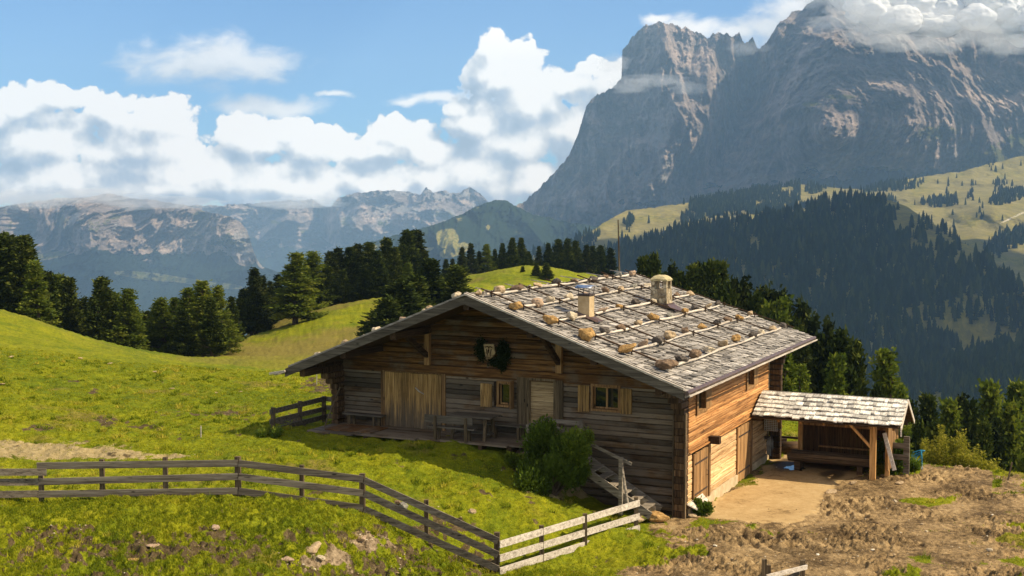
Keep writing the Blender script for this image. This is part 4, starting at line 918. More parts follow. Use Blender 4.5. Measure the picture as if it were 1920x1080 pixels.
# deck
dk=hroot('wooden_deck',0,0,0,'grey plank deck running along the front of the hut','deck')
b=MB(); x=-12.55
def dfront(x): return float(np.interp(x,[-12.6,-10,-7,-4.1],[-1.75,-1.5,-1.25,-1.15]))
y=.33
k=0
while y>-1.85:
    w=.19; x0=-12.6
    # clip board to the slanted front edge
    xs=np.linspace(-12.6,-4.1,60); ok=[q for q in xs if dfront(q)<=y-w]
    if len(ok)>2:
        c=ok[0]; e=ok[-1]; m_=rn(c+2,e-2) if e-c>5 else (c+e)/2
        b.box(c,m_-.01,y-w+.012,y,1.70,1.755+rn(-.006,.006),rn(.2,.7)); b.box(m_,e,y-w+.012,y,1.70,1.755+rn(-.006,.006),rn(.2,.7))
    y-=w
b.build('deck_boards',W_LOW,dk)
b=MB()
for x in np.linspace(-12.4,-4.3,9): b.box(x-.06,x+.06,dfront(x)+.04,.3,1.35,1.70,.2)
b.box(-4.25,-4.1,-1.1,.3,1.45,1.70,.3)
for x in (-5.4,-4.2): b.box(x-.07,x+.07,-1.05,-.91,-.3,1.70,.3)
b.build('joists',W_DARKX,dk)
# door mat board
b=MB(); 
for k in range(6): b.box(-12.1+k*.3,-12.1+k*.3+.28,-1.25,-.12,1.765,1.80,rn(.6,.9))
o=b.build('board_panel',W_GAB,None); o.location=tuple(OX); o.rotation_euler=(0,0,-YAW); tag(o,'brown wooden board lying flat on the deck before the wall bench','board')
# table
T=hroot('picnic_table',-6.95,-.45,1.757,'rough wooden table standing on the deck under the small window','table',-.03)
b=MB()
for k in range(4): b.box(-.78,.82+rn(-.02,.02),-.38+k*.19,-.38+k*.19+.18,.72,.765,rn(.4,.7))
b.build('tabletop',W_GREYX,T)
for sx_ in(-.55,.58):
    for sy_ in(-1,1): b=MB(); b.beam((sx_,sy_*.22,.72),(sx_*1.04,sy_*.34,0),.10,.07,.5); b.build('leg',W_GRZ,T)
b=MB(); b.beam((-.6,0,.2),(.62,0,.2),.08,.07,.4); b.beam((-.56,-.3,.16),(-.56,.3,.16),.07,.06,.4); b.beam((.58,-.3,.16),(.58,.3,.16),.07,.06,.4); b.build('stretcher',W_GREYX,T)
def bench(name,loc,L,label,back=False,rz=0,w=.30,h=.44):
    B=hroot(name,*loc,label,'bench',rz)
    b=MB(); b.box(-L/2,L/2,-w/2,w/2,h-.045,h,.55); b.build('seat',W_GREYX,B)
    for sx_ in(-1,1):
        x=sx_*(L/2-.28)
        b=MB(); b.beam((x,w*.3,h-.045),(x,w*.42,0),.09,.06,.4); b.build('leg',W_GRZ,B)
        b=MB(); b.beam((x,-w*.5-.02,h+(.34 if back else -.04)),(x,-w*.5,0),.09,.06,.35); b.build('leg',W_GRZ,B)
    if back: b=MB(); b.box(-L/2-.1,L/2-.05,-w/2-.005,-w/2+.035,h+.12,h+.36,.45); b.build('backrest',W_GREYX,B)
    return B
bench('bench',(-7.35,-1.08,1.757),1.65,'wooden bench with a plank back in front of the table',True,.02)
bench('bench',(-5.98,.08,1.757),1.55,'low wall bench right of the table against the hut',False,0,.42,.44)
bench('bench',(-11.35,.02,1.757),1.55,'low wall bench left of the barn door',False,0,.36,.40)
# broom against the left corner
b=MB(); b.beam((-12.35,-.9,1.77),(-12.2,-.15,3.05),.03,.03,.6); B_=b.build('broom',W_GRZ,None); B_.location=tuple(OX); B_.rotation_euler=(0,0,-YAW); tag(B_,'long wooden stick leaning on the left corner of the hut','stick')
# carved mask and pine garland
mk=hroot('carved_mask',-6.70,.27,4.50,'pale carved wooden face plaque hung on the gable','carving')
b=MB(); out=[(-.20,.24),(.18,.24),(.19,.05),(.24,-.02),(.17,-.12),(.08,-.22),(-.10,-.25),(-.15,-.05)]
vs=[(x,-.07,z) for x,z in out]+[(x,0,z) for x,z in out]; n=len(out); b.add(vs,[tuple(range(n)),tuple(range(2*n-1,n-1,-1))]+[(i,n+i,n+(i+1)%n,(i+1)%n) for i in range(n)],.75); b.build('plaque',W_DOORX,mk)
b=MB(); b.tube([(-.13,-.075,.13),(-.05,-.09,.17),(0,-.09,.13),(.06,-.09,.17),(.13,-.075,.12)],.014,5,.1); b.tube([(-.09,-.075,.08),(-.05,-.09,-.1),(-.07,-.08,-.18)],.014,5,.1); b.tube([(.09,-.075,.08),(.05,-.09,-.1),(.07,-.08,-.15)],.014,5,.1); b.tube([(0,-.08,.12),(.0,-.12,.02),(0,-.08,-.04)],[.015,.03,.015],6,.5); b.build('carving',W_DARKX,mk)

# ---- stairs and rails
W_STAIR=wood('silvered_stair_boards',(.06,.048,.034),(.21,.175,.13),(.38,.33,.26),'X')
st=hroot('wooden_stairs',0,0,0,'grey wooden stairs leading down from the deck beside the wall','stairs')
A=(-3.6,1.70);Bq=(-.72,.05)
for y,nm in((-1.05,'stringer'),(-.12,'stringer')):
    b=MB(); b.beam((A[0]-.3,y,A[1]+.12),(Bq[0],y,Bq[1]-.02),.05,.24,.5); b.build(nm,W_STAIR,st)
for k in range(8):
    t=(k+.7)/8.5; x=A[0]+(Bq[0]-A[0])*t; z=A[1]+(Bq[1]-A[1])*t
    b=MB(); b.box(x-.13,x+.15,-1.02,-.15,z-.0,z+.045,rn(.4,.7)); b.build('step',W_STAIR,st)
b=MB(); b.beam((-4.1,-1.12,2.60),(-1.30,-1.12,1.55),.09,.04,.5,up=(0,1,0)); b.beam((-1.62,-1.15,.0),(-1.62,-1.15,1.74),.11,.11,.6); b.build('handrail',W_STAIR,st)
b=MB(); b.tube([tuple(hY(1167,880,-1.25)),tuple(hY(1177,945,-1.5))],.04,7,.6); b.build('stake',W_STAIR,st)
b=MB()
b.box(-4.68,-4.58,-1.3,-1.2,1.2,2.50,.5); b.beam((-4.63,-1.3,2.44),(-4.5,.1,2.50),.05,.13,.5); b.box(-4.4,-3.3,-.16,-.1,2.40,2.53,.5); b.box(-4.4,-3.3,-.16,-.1,2.0,2.12,.4); b.box(-3.36,-3.26,-.2,-.1,1.4,2.55,.5); b.beam((-4.63,-1.28,2.1),(-4.5,.1,2.12),.04,.11,.4)
R_=b.build('deck_railing',W_STAIR,None); R_.location=tuple(OX); R_.rotation_euler=(0,0,-YAW); tag(R_,'plank railing at the right end of the deck by the bush','railing')
# ============================================================ STONES ON THE ROOF
def roofpt(px,py,side,h):
    sl=SL_R if side>0 else SL_L; r=ray(px,py); a=r@EX; k=r[2]
    # hut x = t*a - OX.EX ; z=CAMZ+t*k ; z = ZR - side*sl*(x-XR)+h
    t=(ZR+h+side*sl*(XR+OX@EX)-CAMZ)/(k+side*sl*a); return toH(C0+r*t)
ORD=['','first','second','third','fourth','fifth','sixth','seventh','eighth','ninth','tenth','eleventh','twelfth','thirteenth','fourteenth','fifteenth','sixteenth','seventeenth','eighteenth','nineteenth','twentieth']+['twenty-'+w for w in 'first second third fourth fifth sixth seventh eighth ninth'.split()]+['thirtieth']+['thirty-'+w for w in 'first second third fourth fifth sixth seventh eighth ninth'.split()]
ST=[[(108,193,.17,'tan'),(215,175,.24,'tan'),(310,170,.19,'brown'),(417,152,.17,'tan'),(520,138,.20,'dark'),(612,132,.15,'brown'),(714,120,.16,'dark'),(776,108,.16,'brown'),(846,100,.15,'grey'),(917,90,.17,'pinkish')],
    [(303,262,.23,'ochre'),(416,245,.20,'pinkish'),(484,228,.20,'pale'),(584,214,.19,'pale'),(677,205,.17,'pinkish'),(775,182,.18,'brown'),(860,172,.17,'tan'),(925,160,.17,'grey'),(1000,153,.13,'pale')],
    [(485,335,.23,'ochre'),(600,320,.22,'pale'),(763,287,.16,'pinkish'),(852,265,.15,'ochre'),(936,242,.22,'dark'),(1032,237,.14,'pale'),(1155,205,.16,'brown'),(1227,197,.18,'tan')],
    [(680,412,.27,'ochre'),(775,392,.19,'dark'),(858,378,.19,'brown'),(950,352,.18,'tan'),(1028,325,.24,'ochre'),(1115,310,.16,'grey'),(1196,290,.16,'ochre'),(1251,273,.16,'dark'),(1321,263,.14,'tan'),(1372,246,.15,'dark')],
    [(890,492,.25,'ochre'),(976,462,.18,'pinkish'),(1053,445,.26,'dark'),(1120,418,.22,'tan'),(1200,392,.18,'brown'),(1288,372,.18,'ochre'),(1368,350,.22,'dark'),(1425,337,.15,'brown'),(1487,325,.18,'ochre'),(1545,303,.16,'tan')],
    [(1097,575,.28,'brown'),(1182,542,.22,'dark'),(1251,520,.22,'brown'),(1325,495,.19,'pale'),(1399,462,.18,'tan'),(1472,432,.20,'ochre'),(1555,417,.17,'dark'),(1602,400,.17,'pale'),(1663,380,.17,'tan'),(1717,365,.17,'dark')]]
ROWN=['beside the ridge','second pole below the ridge','third pole below the ridge','fourth pole below the ridge','fifth pole below the ridge','lowest pole near the gutter']
k=0
for ri,row in enumerate(ST):
    for ci,(cx,cy,r,c) in enumerate(row):
        px,py=860+cx/2.8235,480+cy/2.8235; h=roofpt(px,py,1,.04+r*.55); k+=1
        me=ROCKM[(k*3)%10].copy() if False else ROCKM[(k*3+ri)%10]
        key=('st',c,(k*3+ri)%10)
        if key not in globals().setdefault('_rc',{}): 
            m2=ROCKM[(k*3+ri)%10].copy(); m2.materials.append(ROCKS[c]); _rc[key]=m2
        o=bpy.data.objects.new('roof_stone',_rc[key]); COL.objects.link(o); o.location=tuple(fromH(*h)); o.rotation_euler=(rn(-.25,.25),rn(-.2,.4),rn(0,6.3)); o.scale=(r*1.12,r*rn(.82,1.05),r*rn(.85,1.1))
        w_='' if ri in(0,) else 'on the '
        size='large ' if r>=.22 else 'small ' if r<=.15 else ''
        tag(o,f"{size}{c} stone {ORD[ci+1]} from the gable edge {w_}{ROWN[ri]}",'stone','stones weighting the roof')
for i,(px,py,r,c) in enumerate([(597,664,.19,'pale'),(634,652,.12,'pale'),(648,643,.19,'tan'),(686,630,.10,'pale'),(706,620,.20,'pale'),(757,599,.20,'pinkish'),(795,582,.10,'pale'),(807,578,.21,'tan'),(856,554,.19,'pale')]):
    h=roofpt(px,py,-1,.06+r*.5); me=ROCKM[(i*7+1)%10].copy(); me.materials.append(ROCKS[c]); o=bpy.data.objects.new('roof_stone',me); COL.objects.link(o)
    # hug the visible front of the left slope
    o.location=tuple(fromH(*h)); o.scale=(r,r*.9,r*.85); o.rotation_euler=(0,-.3,rn(0,6)); tag(o,f"{c} stone on the left roof slope, {ORD[i+1]} up from the left gutter",'stone','stones weighting the roof')

W_DARKZ=wood('shade_darkened_planks',(.022,.010,.004),(.10,.050,.018),(.19,.105,.04),'Z')  # brown planks with the shelter's inner shade put into their colour
# ============================================================ SHED
shed=hroot('open_shed',2.6,8.8,0,'open wooden shelter with a silvery shingle roof beside the hut','shed')
def S(x,y,z): return (x-2.6,y-8.8,z)
yE,zE,yR,zR2,yB,zB=7.35,1.80,8.80,2.50,10.35,1.56; xl,xr=.10,5.16
b=MB()
for (ya,za,yb_,zb_) in((yE,zE,yR,zR2),(yR,zR2,yB,zB)):
    vs=[S(xl,ya,za-.03),S(xr-.02,ya,za-.03),S(xr-.02,yb_,zb_-.03),S(xl,yb_,zb_-.03)]; vs+=[(x,y,z-.03) for x,y,z in vs]
    b.add(vs,[(0,1,2,3),(7,6,5,4),(0,4,5,1),(1,5,6,2),(2,6,7,3),(3,7,4,0)],.4)
b.build('roof_boarding',W_DARKX,shed)
r=np.random.RandomState(21)
for sgn,(ya,za) in ((1,(yE,zE)),(-1,(yB,zB))):
    L=math.hypot(yR-ya,zR2-za); dy=(yR-ya)/L; dz=(zR2-za)/L; b=MB(); n=6
    for k in range(n):
        s=k*L/n-.05; x=xl
        while x<xr:
            w=min(.11+.17*r.rand(),xr-x+.02); s0=s+.022*r.randn(); s1=min(s+L/n*1.7,L+.03); l0=.085+.03*r.rand(); l1=.02
            pts=[]
            for hh in(0,-.034):
                for (ss,xx,h) in((s0,x,l0),(s0+.012*r.randn(),x+w-.007,l0+.012*r.randn()),(s1,x+w-.007,l1),(s1,x,l1)):
                    pts.append(S(xx,ya+dy*ss,za+dz*ss+h+hh))
            b.add(pts,[(0,1,2,3),(0,4,5,1),(1,5,6,2),(3,7,4,0)] ,float(np.clip(.6+.22*r.randn(),0,1))); x+=w
    b.build('shingle_roof',W_SHINGY,shed)
b=MB(); b.beam(S(xr+.01,yE-.05,zE-.09),S(xr+.01,yR,zR2-.02),.03,.15,.9,up=(0,0,1)); b.beam(S(xr+.01,yE-.05,zE-.05),S(xr+.01,yE-.02,zE-.32),.03,.05,.9,up=(1,0,0)); b.build('rake_board',W_PALEX,shed)
b=MB(); b.beam(S(xr+.02,yR,zR2-.02),S(xr+.02,yB+.05,zB-.06),.03,.14,.8); b.build('rake_board',W_PALEX,shed)
b=MB(); b.beam(S(.3,7.95,1.76),S(5.0,7.95,1.76),.13,.15,.4); b.build('front_beam',W_DARKX,shed)
b=MB(); b.beam(S(1.1,10.1,1.5),S(5.0,10.1,1.5),.13,.15,.4); b.build('rear_beam',W_DARKX,shed)
for k in range(6): b=MB(); x=1.0+k*.78; b.beam(S(x,7.45,1.68),S(x,8.8,2.33),.08,.09,.6); b.build('rafter',W_BRZ,shed)
for (x,y,w,z0,z1) in((4.16,8.0,.20,-.05,1.70),(4.55,8.6,.14,-.1,1.9),(1.22,10.0,.16,-.3,1.5),(4.6,10.0,.16,-.3,1.5)):
    b=MB(); b.box(x-2.6-w/2,x-2.6+w/2,y-8.8-w/2,y-8.8+w/2,z0-.3,z1,.6); b.build('post',W_ORZ,shed)
b=MB(); b.beam(S(3.35,8.0,1.68),S(4.12,8.0,.88),.08,.11,.7,up=(0,1,0)); b.build('brace',W_ORZ,shed)
b=MB(); x=1.2
while x<4.6:
    w=rn(.16,.26); b.box(x-2.6,x+w-2.6-.008,10.08-8.8,10.12-8.8,-.35+rn(0,.03),1.42,rn(.1,.5)); x+=w
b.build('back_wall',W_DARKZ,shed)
b=MB(); b.box(1.2-2.6,4.6-2.6,10.0-8.8,10.07-8.8,1.18,1.26,.6); b.box(1.9-2.6,4.5-2.6,9.9-8.8,10.06-8.8,.42,.46,.9); b.build('wall_rail',W_BRZ,shed)
b=MB(); x=4.68
y=8.15
while y<10.0: w=rn(.16,.24); b.box(4.60-2.6,4.64-2.6,y-8.8,y+w-8.8-.01,.1,1.6,rn(.3,.6)); y+=w
b.build('end_wall',W_BRZ,shed)
tr=hroot('water_trough',2.5,8.95,-.18,'long hollowed log trough in the shade under the shelter','trough')
b=MB(); n=14
ri=[];
for x,s_ in((-1.45,1),(1.45,1)):
    out=[(x,.36*math.cos(math.pi+math.pi*k/12),.36*math.sin(math.pi+math.pi*k/12)*1.0+.55) for k in range(13)]; inn=[(x,.28*math.cos(2*math.pi-math.pi*k/12),.26*math.sin(2*math.pi-math.pi*k/12)+.55) for k in range(13)]; ri.append(out+inn)
vs=ri[0]+ri[1]; m_=26; b.add(vs,[tuple(range(m_))[::-1],tuple(range(m_,2*m_))]+[(i,(i+1)%m_,m_+(i+1)%m_,m_+i) for i in range(m_)],.5); b.build('log_body',W_BRZ and wood('trough_log',(.02,.013,.008),(.10,.065,.035),(.24,.17,.10),'X'),tr,smooth=False)
b=MB(); b.box(-1.4,1.4,-.25,.25,.42,.46,.5)
mw,nt_,g_,b_=mat('still_water',.02,.9); b_.inputs['Base Color'].default_value=(.02,.025,.02,1); b.build('water',mw,tr)
b=MB(); b.box(-1.2,-1.0,-.3,.3,-.05,.24,.4); b.build('support',W_DARKX,tr); b=MB(); b.box(1.0,1.2,-.3,.3,-.05,.24,.4); b.build('support',W_DARKX,tr)
# leaning plank and end fence
def solo(b,name,mt,label,cat,group=None,smooth=False,kind=None):
    o=b.build(name,mt,None,smooth); o.location=tuple(OX); o.rotation_euler=(0,0,-YAW); return tag(o,label,cat,group,kind)
b=MB(); b.beam(tuple(hY(1658,812,7.95)),tuple(hY(1677,882,7.55)),.13,.03,.8,up=(0,1,0)); solo(b,'leaning_plank',W_PALE,'pale plank leaning against the right end of the shelter','plank')
f=hroot('wooden_fence',5.0,9.1,-.25,'short dark two rail fence behind the leaning plank','fence')
for z0,z1 in((1.0,1.19),(.60,.79)): b=MB(); b.box(-.65,.2,-.02,.03,z0,z1,.4); b.build('rail',W_FENCE,f)
b=MB(); b.box(-.0,.2,.031,.15,-.1,1.42,.4); b.build('post',W_FENCE,f)
# gate rail between hut and shelter
b=MB(); b.beam(tuple(hZ(1462,819,.55)),tuple(hZ(1503,822,.55)),.08,.08,.3); solo(b,'gate_pole',W_DARKX,'dark level pole barring the gap between hut and shelter','pole')
# basket, hose reel, blocks
cr=hroot('wire_crate',.30,9.35,.98,'wire fronted crate fixed on the shaded side wall by the shelter','crate')
b=MB(); b.box(-.27,.22,-.02,.55,-.02,.0,.5); b.box(-.27,.22,-.02,.55,.40,.42,.5); b.box(-.27,-.25,-.02,.55,0,.4,.5); b.box(-.27,.22,.53,.55,0,.4,.5); b.build('box',W_BRZ,cr)
b=MB()
for k in range(8): b.box(-.26+k*.067,-.25+k*.067,-.045,-.03,0,.41,.5)
for k in range(7): b.box(-.26,.22,-.03,-.02,k*.066,k*.066+.012,.5)
b.build('wire_front',plain('white_wire',(.6,.58,.5),(.8,.78,.7),5,.5,0,tint=False),cr)
hr=hroot('hose_reel',.12,9.45,.38,'coiled grey hose hanging on the shaded wall below the crate','hose')
b=MB()
for k in range(6):
    R_=.30+.012*k; b.tube([(.04+.02*k,R_*math.cos(t*math.pi/12)*.8,R_*math.sin(t*math.pi/12)) for t in range(25)],.014,6,.5)
b.build('coil',plain('grey_rubber_hose',(.2,.2,.18),(.36,.36,.32),6,.5,0,tint=False),hr)
b=MB(); b.box(-.1,.12,-.06,.06,.26,.36,.5); b.tube([(.1,.1,.55),(.2,-.1,.3),(.22,-.16,-.1),(.2,-.1,-.45)],.03,7,.2); b.build('bracket',M_IRON,hr)
def block(px,py,z,sx,sy,sz,rz,label,t,mt=W_BRZ):
    p=atz(px,py,z); b=MB(); b.beam((0,0,-.05),(0,0,sz),sx,sy,t,bev=.03); o=b.build('wood_block',mt); o.location=tuple(p); o.rotation_euler=(.03,.02,rz); tag(o,label,'block')
block(1453,858,-.24,.20,.16,.42,.3,'small upright brown block by the wall below the hose',.7)
block(1465,842,-.24,.42,.3,.45,.1,'squat dark box beside the far corner of the hut',.3,W_DARK)
lg=atz(1487,852,-.26); b=MB(); b.tube([(-.5,0,.24),(.55,.1,.24)],.25,14,.5); o=b.build('cut_log',W_DARKX,None,True); o.location=tuple(lg); o.rotation_euler=(0,0,-.1); tag(o,'thick cut log lying between the hut and the shelter','log')
# puddle
p=atz(1490,878,-.235); b=MB(); n=18; b.add([(0,0,.0)]+[((.22+.06*math.sin(k*2.3))*math.cos(6.283*k/n)*1.5,(.24+.08*math.cos(k*1.7))*math.sin(6.283*k/n)*1.8,0) for k in range(n)],[(0,1+k,1+(k+1)%n) for k in range(n)])
o=b.build('puddle',mw); o.location=(p[0],p[1],gz(p[0],p[1])+.012); tag(o,kind='structure')
b=MB(); a_=hX(1286,952,.02); b.add([(.03,.15,.22),(.03,1.70,.22),(.27,1.50,.08),(.27,.35,.04),(.03,.15,.18),(.03,1.70,.18),(.27,1.50,.04),(.27,.35,.0)],[(3,2,1,0),(4,5,6,7),(0,4,7,3),(3,7,6,2),(2,6,5,1),(0,1,5,4)],.9)
solo(b,'sloping_board',W_PALE,'pale sloping board at the foot of the side wall by the front corner','board')

# ============================================================ FENCES
def fpost(parent,px,d,top,base,w=.12,t=.5):
    P=at(px,base,d); zt=at(px,top,d)[2]; g0=gz(P[0],P[1]); b=MB(); b.beam((P[0],P[1],min(g0,P[2])-.25),(P[0]+rn(-.02,.02),P[1],zt),w,w*.85,t,up=(.1,1,0)); b.build('post',W_GRZ,parent)
def frail(parent,p0,p1,h=.175,w=.04,t=.5,mt=None,off=0):
    a=at(*p0); c=at(*p1); a[1]-=off; c[1]-=off; b=MB(); b.beam(tuple(a),tuple(c),w,h,t,bev=0); b.build('rail',mt or W_FENCE,parent)
A=at(447,935,32)
F1=empty('wooden_fence',(0,0,0),0,'long dark three rail fence crossing the meadow below the hut','fence')
O_=.10
for y0,y1 in((883,883),(903,902),(927,924)): frail(F1,(-60,y0,31.6),(91 if y0==883 else 76,y1 if y0!=883 else 883,32),t=rn(.3,.6),off=O_+.045 if y0==883 else O_)
for y0,y1 in((872,867),(902,892),(925,919)): frail(F1,(72,y0,32),(447,y1,32),t=rn(.3,.6),off=O_)
for y0,y1 in((867,897),(892,923),(919,951)): frail(F1,(449,y0,32),(682,y1,32),t=rn(.3,.6),off=O_)
for y0,y1 in((899,1012),(924,1038),(953,1065)): frail(F1,(684,y0,32),(934,y1,31.5),t=rn(.3,.6),off=O_)
for px,d,top,base in((78,32,868,940),(192,32,861,937),(311,32,857,938),(447,32,856,938),(566,32.1,872,932),(680,32,888,965),(800,31.9,937,1022),(931,31.6,998,1085)): fpost(F1,px,d,top,base,.14 if px in(447,680,931) else .11,rn(.3,.6))
F2=empty('wooden_fence',(0,0,0),0,'pale sunlit three rail fence panel climbing towards the stairs','fence')
for y0,y1 in((1021,943),(1047,968),(1071,990)): frail(F2,(937,y0,31.5),(1199,y1,35.6),t=rn(.6,.9),mt=W_PALEX,h=.18,off=0)
for px,d,top,base in((1016,32.7,985,1070),(1097,33.9,963,1040),(1193,35.6,932,1003)): fpost(F2,px,d,top,base,.12,.45)
F3=empty('wooden_fence',(0,0,0),0,'small dark three rail fence at the left end of the deck','fence')
for y0,y1 in((773,747),(791,766),(808,781)): frail(F3,(506,y0,41.3),(611,y1,44),t=rn(.2,.5),h=.17)
for y0,y1 in((748,750),(764,765),(780,782)): frail(F3,(612,y0,44),(634,y1,43.3),t=rn(.3,.5),h=.16)
for px,d,top,base in((512,41.4,764,815),(562,42.7,752,805),(608,43.9,743,797)): fpost(F3,px,d+.1,top,base,.13,.35)
F4=empty('wooden_fence',(0,0,0),0,'pale end of a rail fence at the bottom edge of the yard','fence')
for px,d,top in((1433,29.3,1048),(1441,29.5,1059),(1505,30.2,1050)):
    P=at(px,top,d); b=MB(); b.beam((P[0],P[1],-.4),(P[0],P[1],P[2]),.11,.10,.6,up=(.1,1,0)); b.build('post',W_GRZ,F4)
frail(F4,(1437,1082,29.2),(1513,1063,30.1),t=.8,mt=W_PALEX,h=.11); frail(F4,(1440,1112,29.2),(1513,1092,30.1),t=.8,mt=W_PALEX,h=.12); frail(F4,(1474,1085,29.8),(1508,1070,30.3),t=.5,mt=W_GREYX,h=.1,w=.03)
P=atz(1888,900,-.28); b=MB(); b.beam((P[0],P[1],gz(P[0],P[1])-.2),(P[0]+.16,P[1],P[2]+.62),.045,.04,.5); o=b.build('fence_stake',W_GRZ); tag(o,'thin leaning stake at the right edge of the yard','stake')
for px,py,h in((377,822,.38),(594,724,.5)):
    x_,y_,z_=gpt(px,py); b=MB(); b.beam((x_,y_,z_-.1),(x_,y_,z_+h),.03,.03,.7); o=b.build('fence_stake',W_PALEX); tag(o,'thin pale stake standing alone in the left meadow' if px<500 else 'thin pale stake by the bare patch left of the hut','stake')
# lightning rod / mast behind the roof
P=at(1163,505,62); b=MB(); b.tube([(P[0],P[1],gz(P[0],P[1])-.3),(P[0]-.05,P[1],P[2]),(P[0]-.12,P[1],at(1158,412,62)[2])],[.06,.045,.03],6,.4); o=b.build('mast',W_GRZ); tag(o,'tall thin wooden mast standing behind the hut roof','mast')
# blue cord heap
b=MB(); mb_=plain('blue_plastic_cord',(.01,.16,.30),(.04,.36,.52),9,.5,0,tint=False)
P=np.array(gpt(1732,882)); q=[]
for k in range(26): a=k*.75; q.append((P[0]+.16*math.sin(a*.9)+.06*math.sin(a*2.3),P[1]+.7+.15*math.cos(a),P[2]+.10+.5*abs(math.sin(k*.37))))
b.tube(q,.017,5,.5); b.tube([(P[0]-.03,P[1]+.1,P[2]),(P[0]-.01,P[1]+.2,P[2]+.5),(P[0]+.02,P[1]+.4,P[2]+.62)],.014,5)
o=b.build('tangled_cord',mb_); tag(o,'tangled blue plastic cord hanging beside the green bush','cord')
b=MB(); q=[]
for k,(px,py) in enumerate([(1742,857),(1752,856),(1763,861),(1776,860),(1788,866),(1800,866),(1815,869),(1833,866),(1850,869),(1868,866),(1890,872)]): x_,y_,z_=gpt(px,py); q.append((x_,y_,z_+.03))
b.tube(q,.026,6); o=b.build('blue_hose',mb_); tag(o,'blue hose lying on the ground behind the yard towards the right edge','hose')

# ============================================================ LOOSE ROCKS
def rock(px,py,r,c,label,k=0,flat=.8,sink=.3):
    x_,y_,z_=gpt(px,py); m2=ROCKM[k%10].copy(); m2.materials.append(ROCKS[c]); o=bpy.data.objects.new('rock',m2); COL.objects.link(o); o.location=(x_,y_+r*.5,z_+r*flat*(.8-sink)); o.scale=(r,r*.85,r*flat); o.rotation_euler=(rn(-.2,.2),rn(-.2,.2),rn(0,6)); tag(o,label,'rock')
rock(1216,966,.42,'tan','tall tan boulder behind the end post of the pale fence',1,1.1); rock(1234,985,.30,'ochre','ochre boulder at the lower right of the pale fence end',2,.95); rock(1196,985,.26,'tan','tan boulder showing through the pale fence near its end post',3)
rock(1263,962,.36,'pale','flat pale slab at the foot of the corner post',4,.35); rock(1299,972,.2,'tan','small flat stone beside the weeds at the side wall',5,.4)
rock(1168,944,.30,'tan','tan boulder below the stairs behind the fence',6,1.0); rock(1144,925,.2,'pinkish','small pinkish rock under the top of the stairs',7); rock(1122,918,.18,'tan','small tan rock right of the mountain pine',8)
rock(985,868,.42,'brown','mossy brown rock left of the mountain pine',9,.7); rock(960,872,.22,'brown','small brown rock left of the mossy rock',0,.6); rock(1238,957,.22,'pale','pale rock at the foot of the stairs',2,.6)
rock(1000,843,.35,'grey','flat grey stone at the right end of the deck front',3,.25)
rock(755,962,.18,'grey','grey rock in the grass behind the descending fence',4,1.2); rock(745,948,.13,'brown','small brown rock above the grey rock behind the descending fence',5); rock(885,965,.16,'tan','tan rock halfway along the descending fence',6,.6)
rock(402,993,.13,'pinkish','pinkish stone in the grass below the fence corner post',7,.6); rock(286,1034,.15,'pinkish','pinkish flat stone on bare soil at lower left',8,.5); rock(247,1060,.12,'ochre','ochre stone near the bottom edge at lower left',9,.6)
rock(583,1045,.26,'tan','largest tan stone of the crumbling bank',1,.6); rock(600,1052,.16,'pale','pale stone on the crumbling bank below the largest',2,.7); rock(536,1062,.2,'pinkish','pinkish rock left of the crumbling bank',3,.5); rock(676,1027,.2,'pinkish','pinkish rock on the bank under the descending fence',4,.6)
rock(1678,944,.10,'pale','small white stone alone on the muddy yard',5,.8); rock(1857,1037,.13,'pale','white stone among grass tufts at the lower right',6,.6); rock(1600,908,.16,'tan','tan stone at the corner of the smooth pad',7,.4); rock(1688,910,.14,'tan','tan stone in front of the green bush',8,.5)
rock(1560,925,.2,'tan','broken edge stone of the smooth pad',9,.35); rock(1655,878,.22,'tan','pale boulder at the foot of the shelter post',3,.8)
for i,(px,py,r) in enumerate([(150,636+37,.3),(62,640,.0),(205,684,.35),(20,670,.3),(322,730,.3),(405,740,.18),(450,737,.25),(0,724,.35),(290,700,.2)]):
    if r>0: rock(px,py,r*.55,'tan',f'pale flat stone in the upper left meadow, number {ORD[i+1]} counting along the slope' if False else ['broad pale stone high on the left meadow slope','','pale stone near the middle of the upper left meadow','pale stone by the left edge on the upper meadow','pale stone in the meadow centre left','small pale stone right of the centre of the meadow','pale stone in the meadow toward the hut fence','pale rock at the extreme left edge of the meadow','small pale stone below the dark tree belt'][i],i,.25,.1)
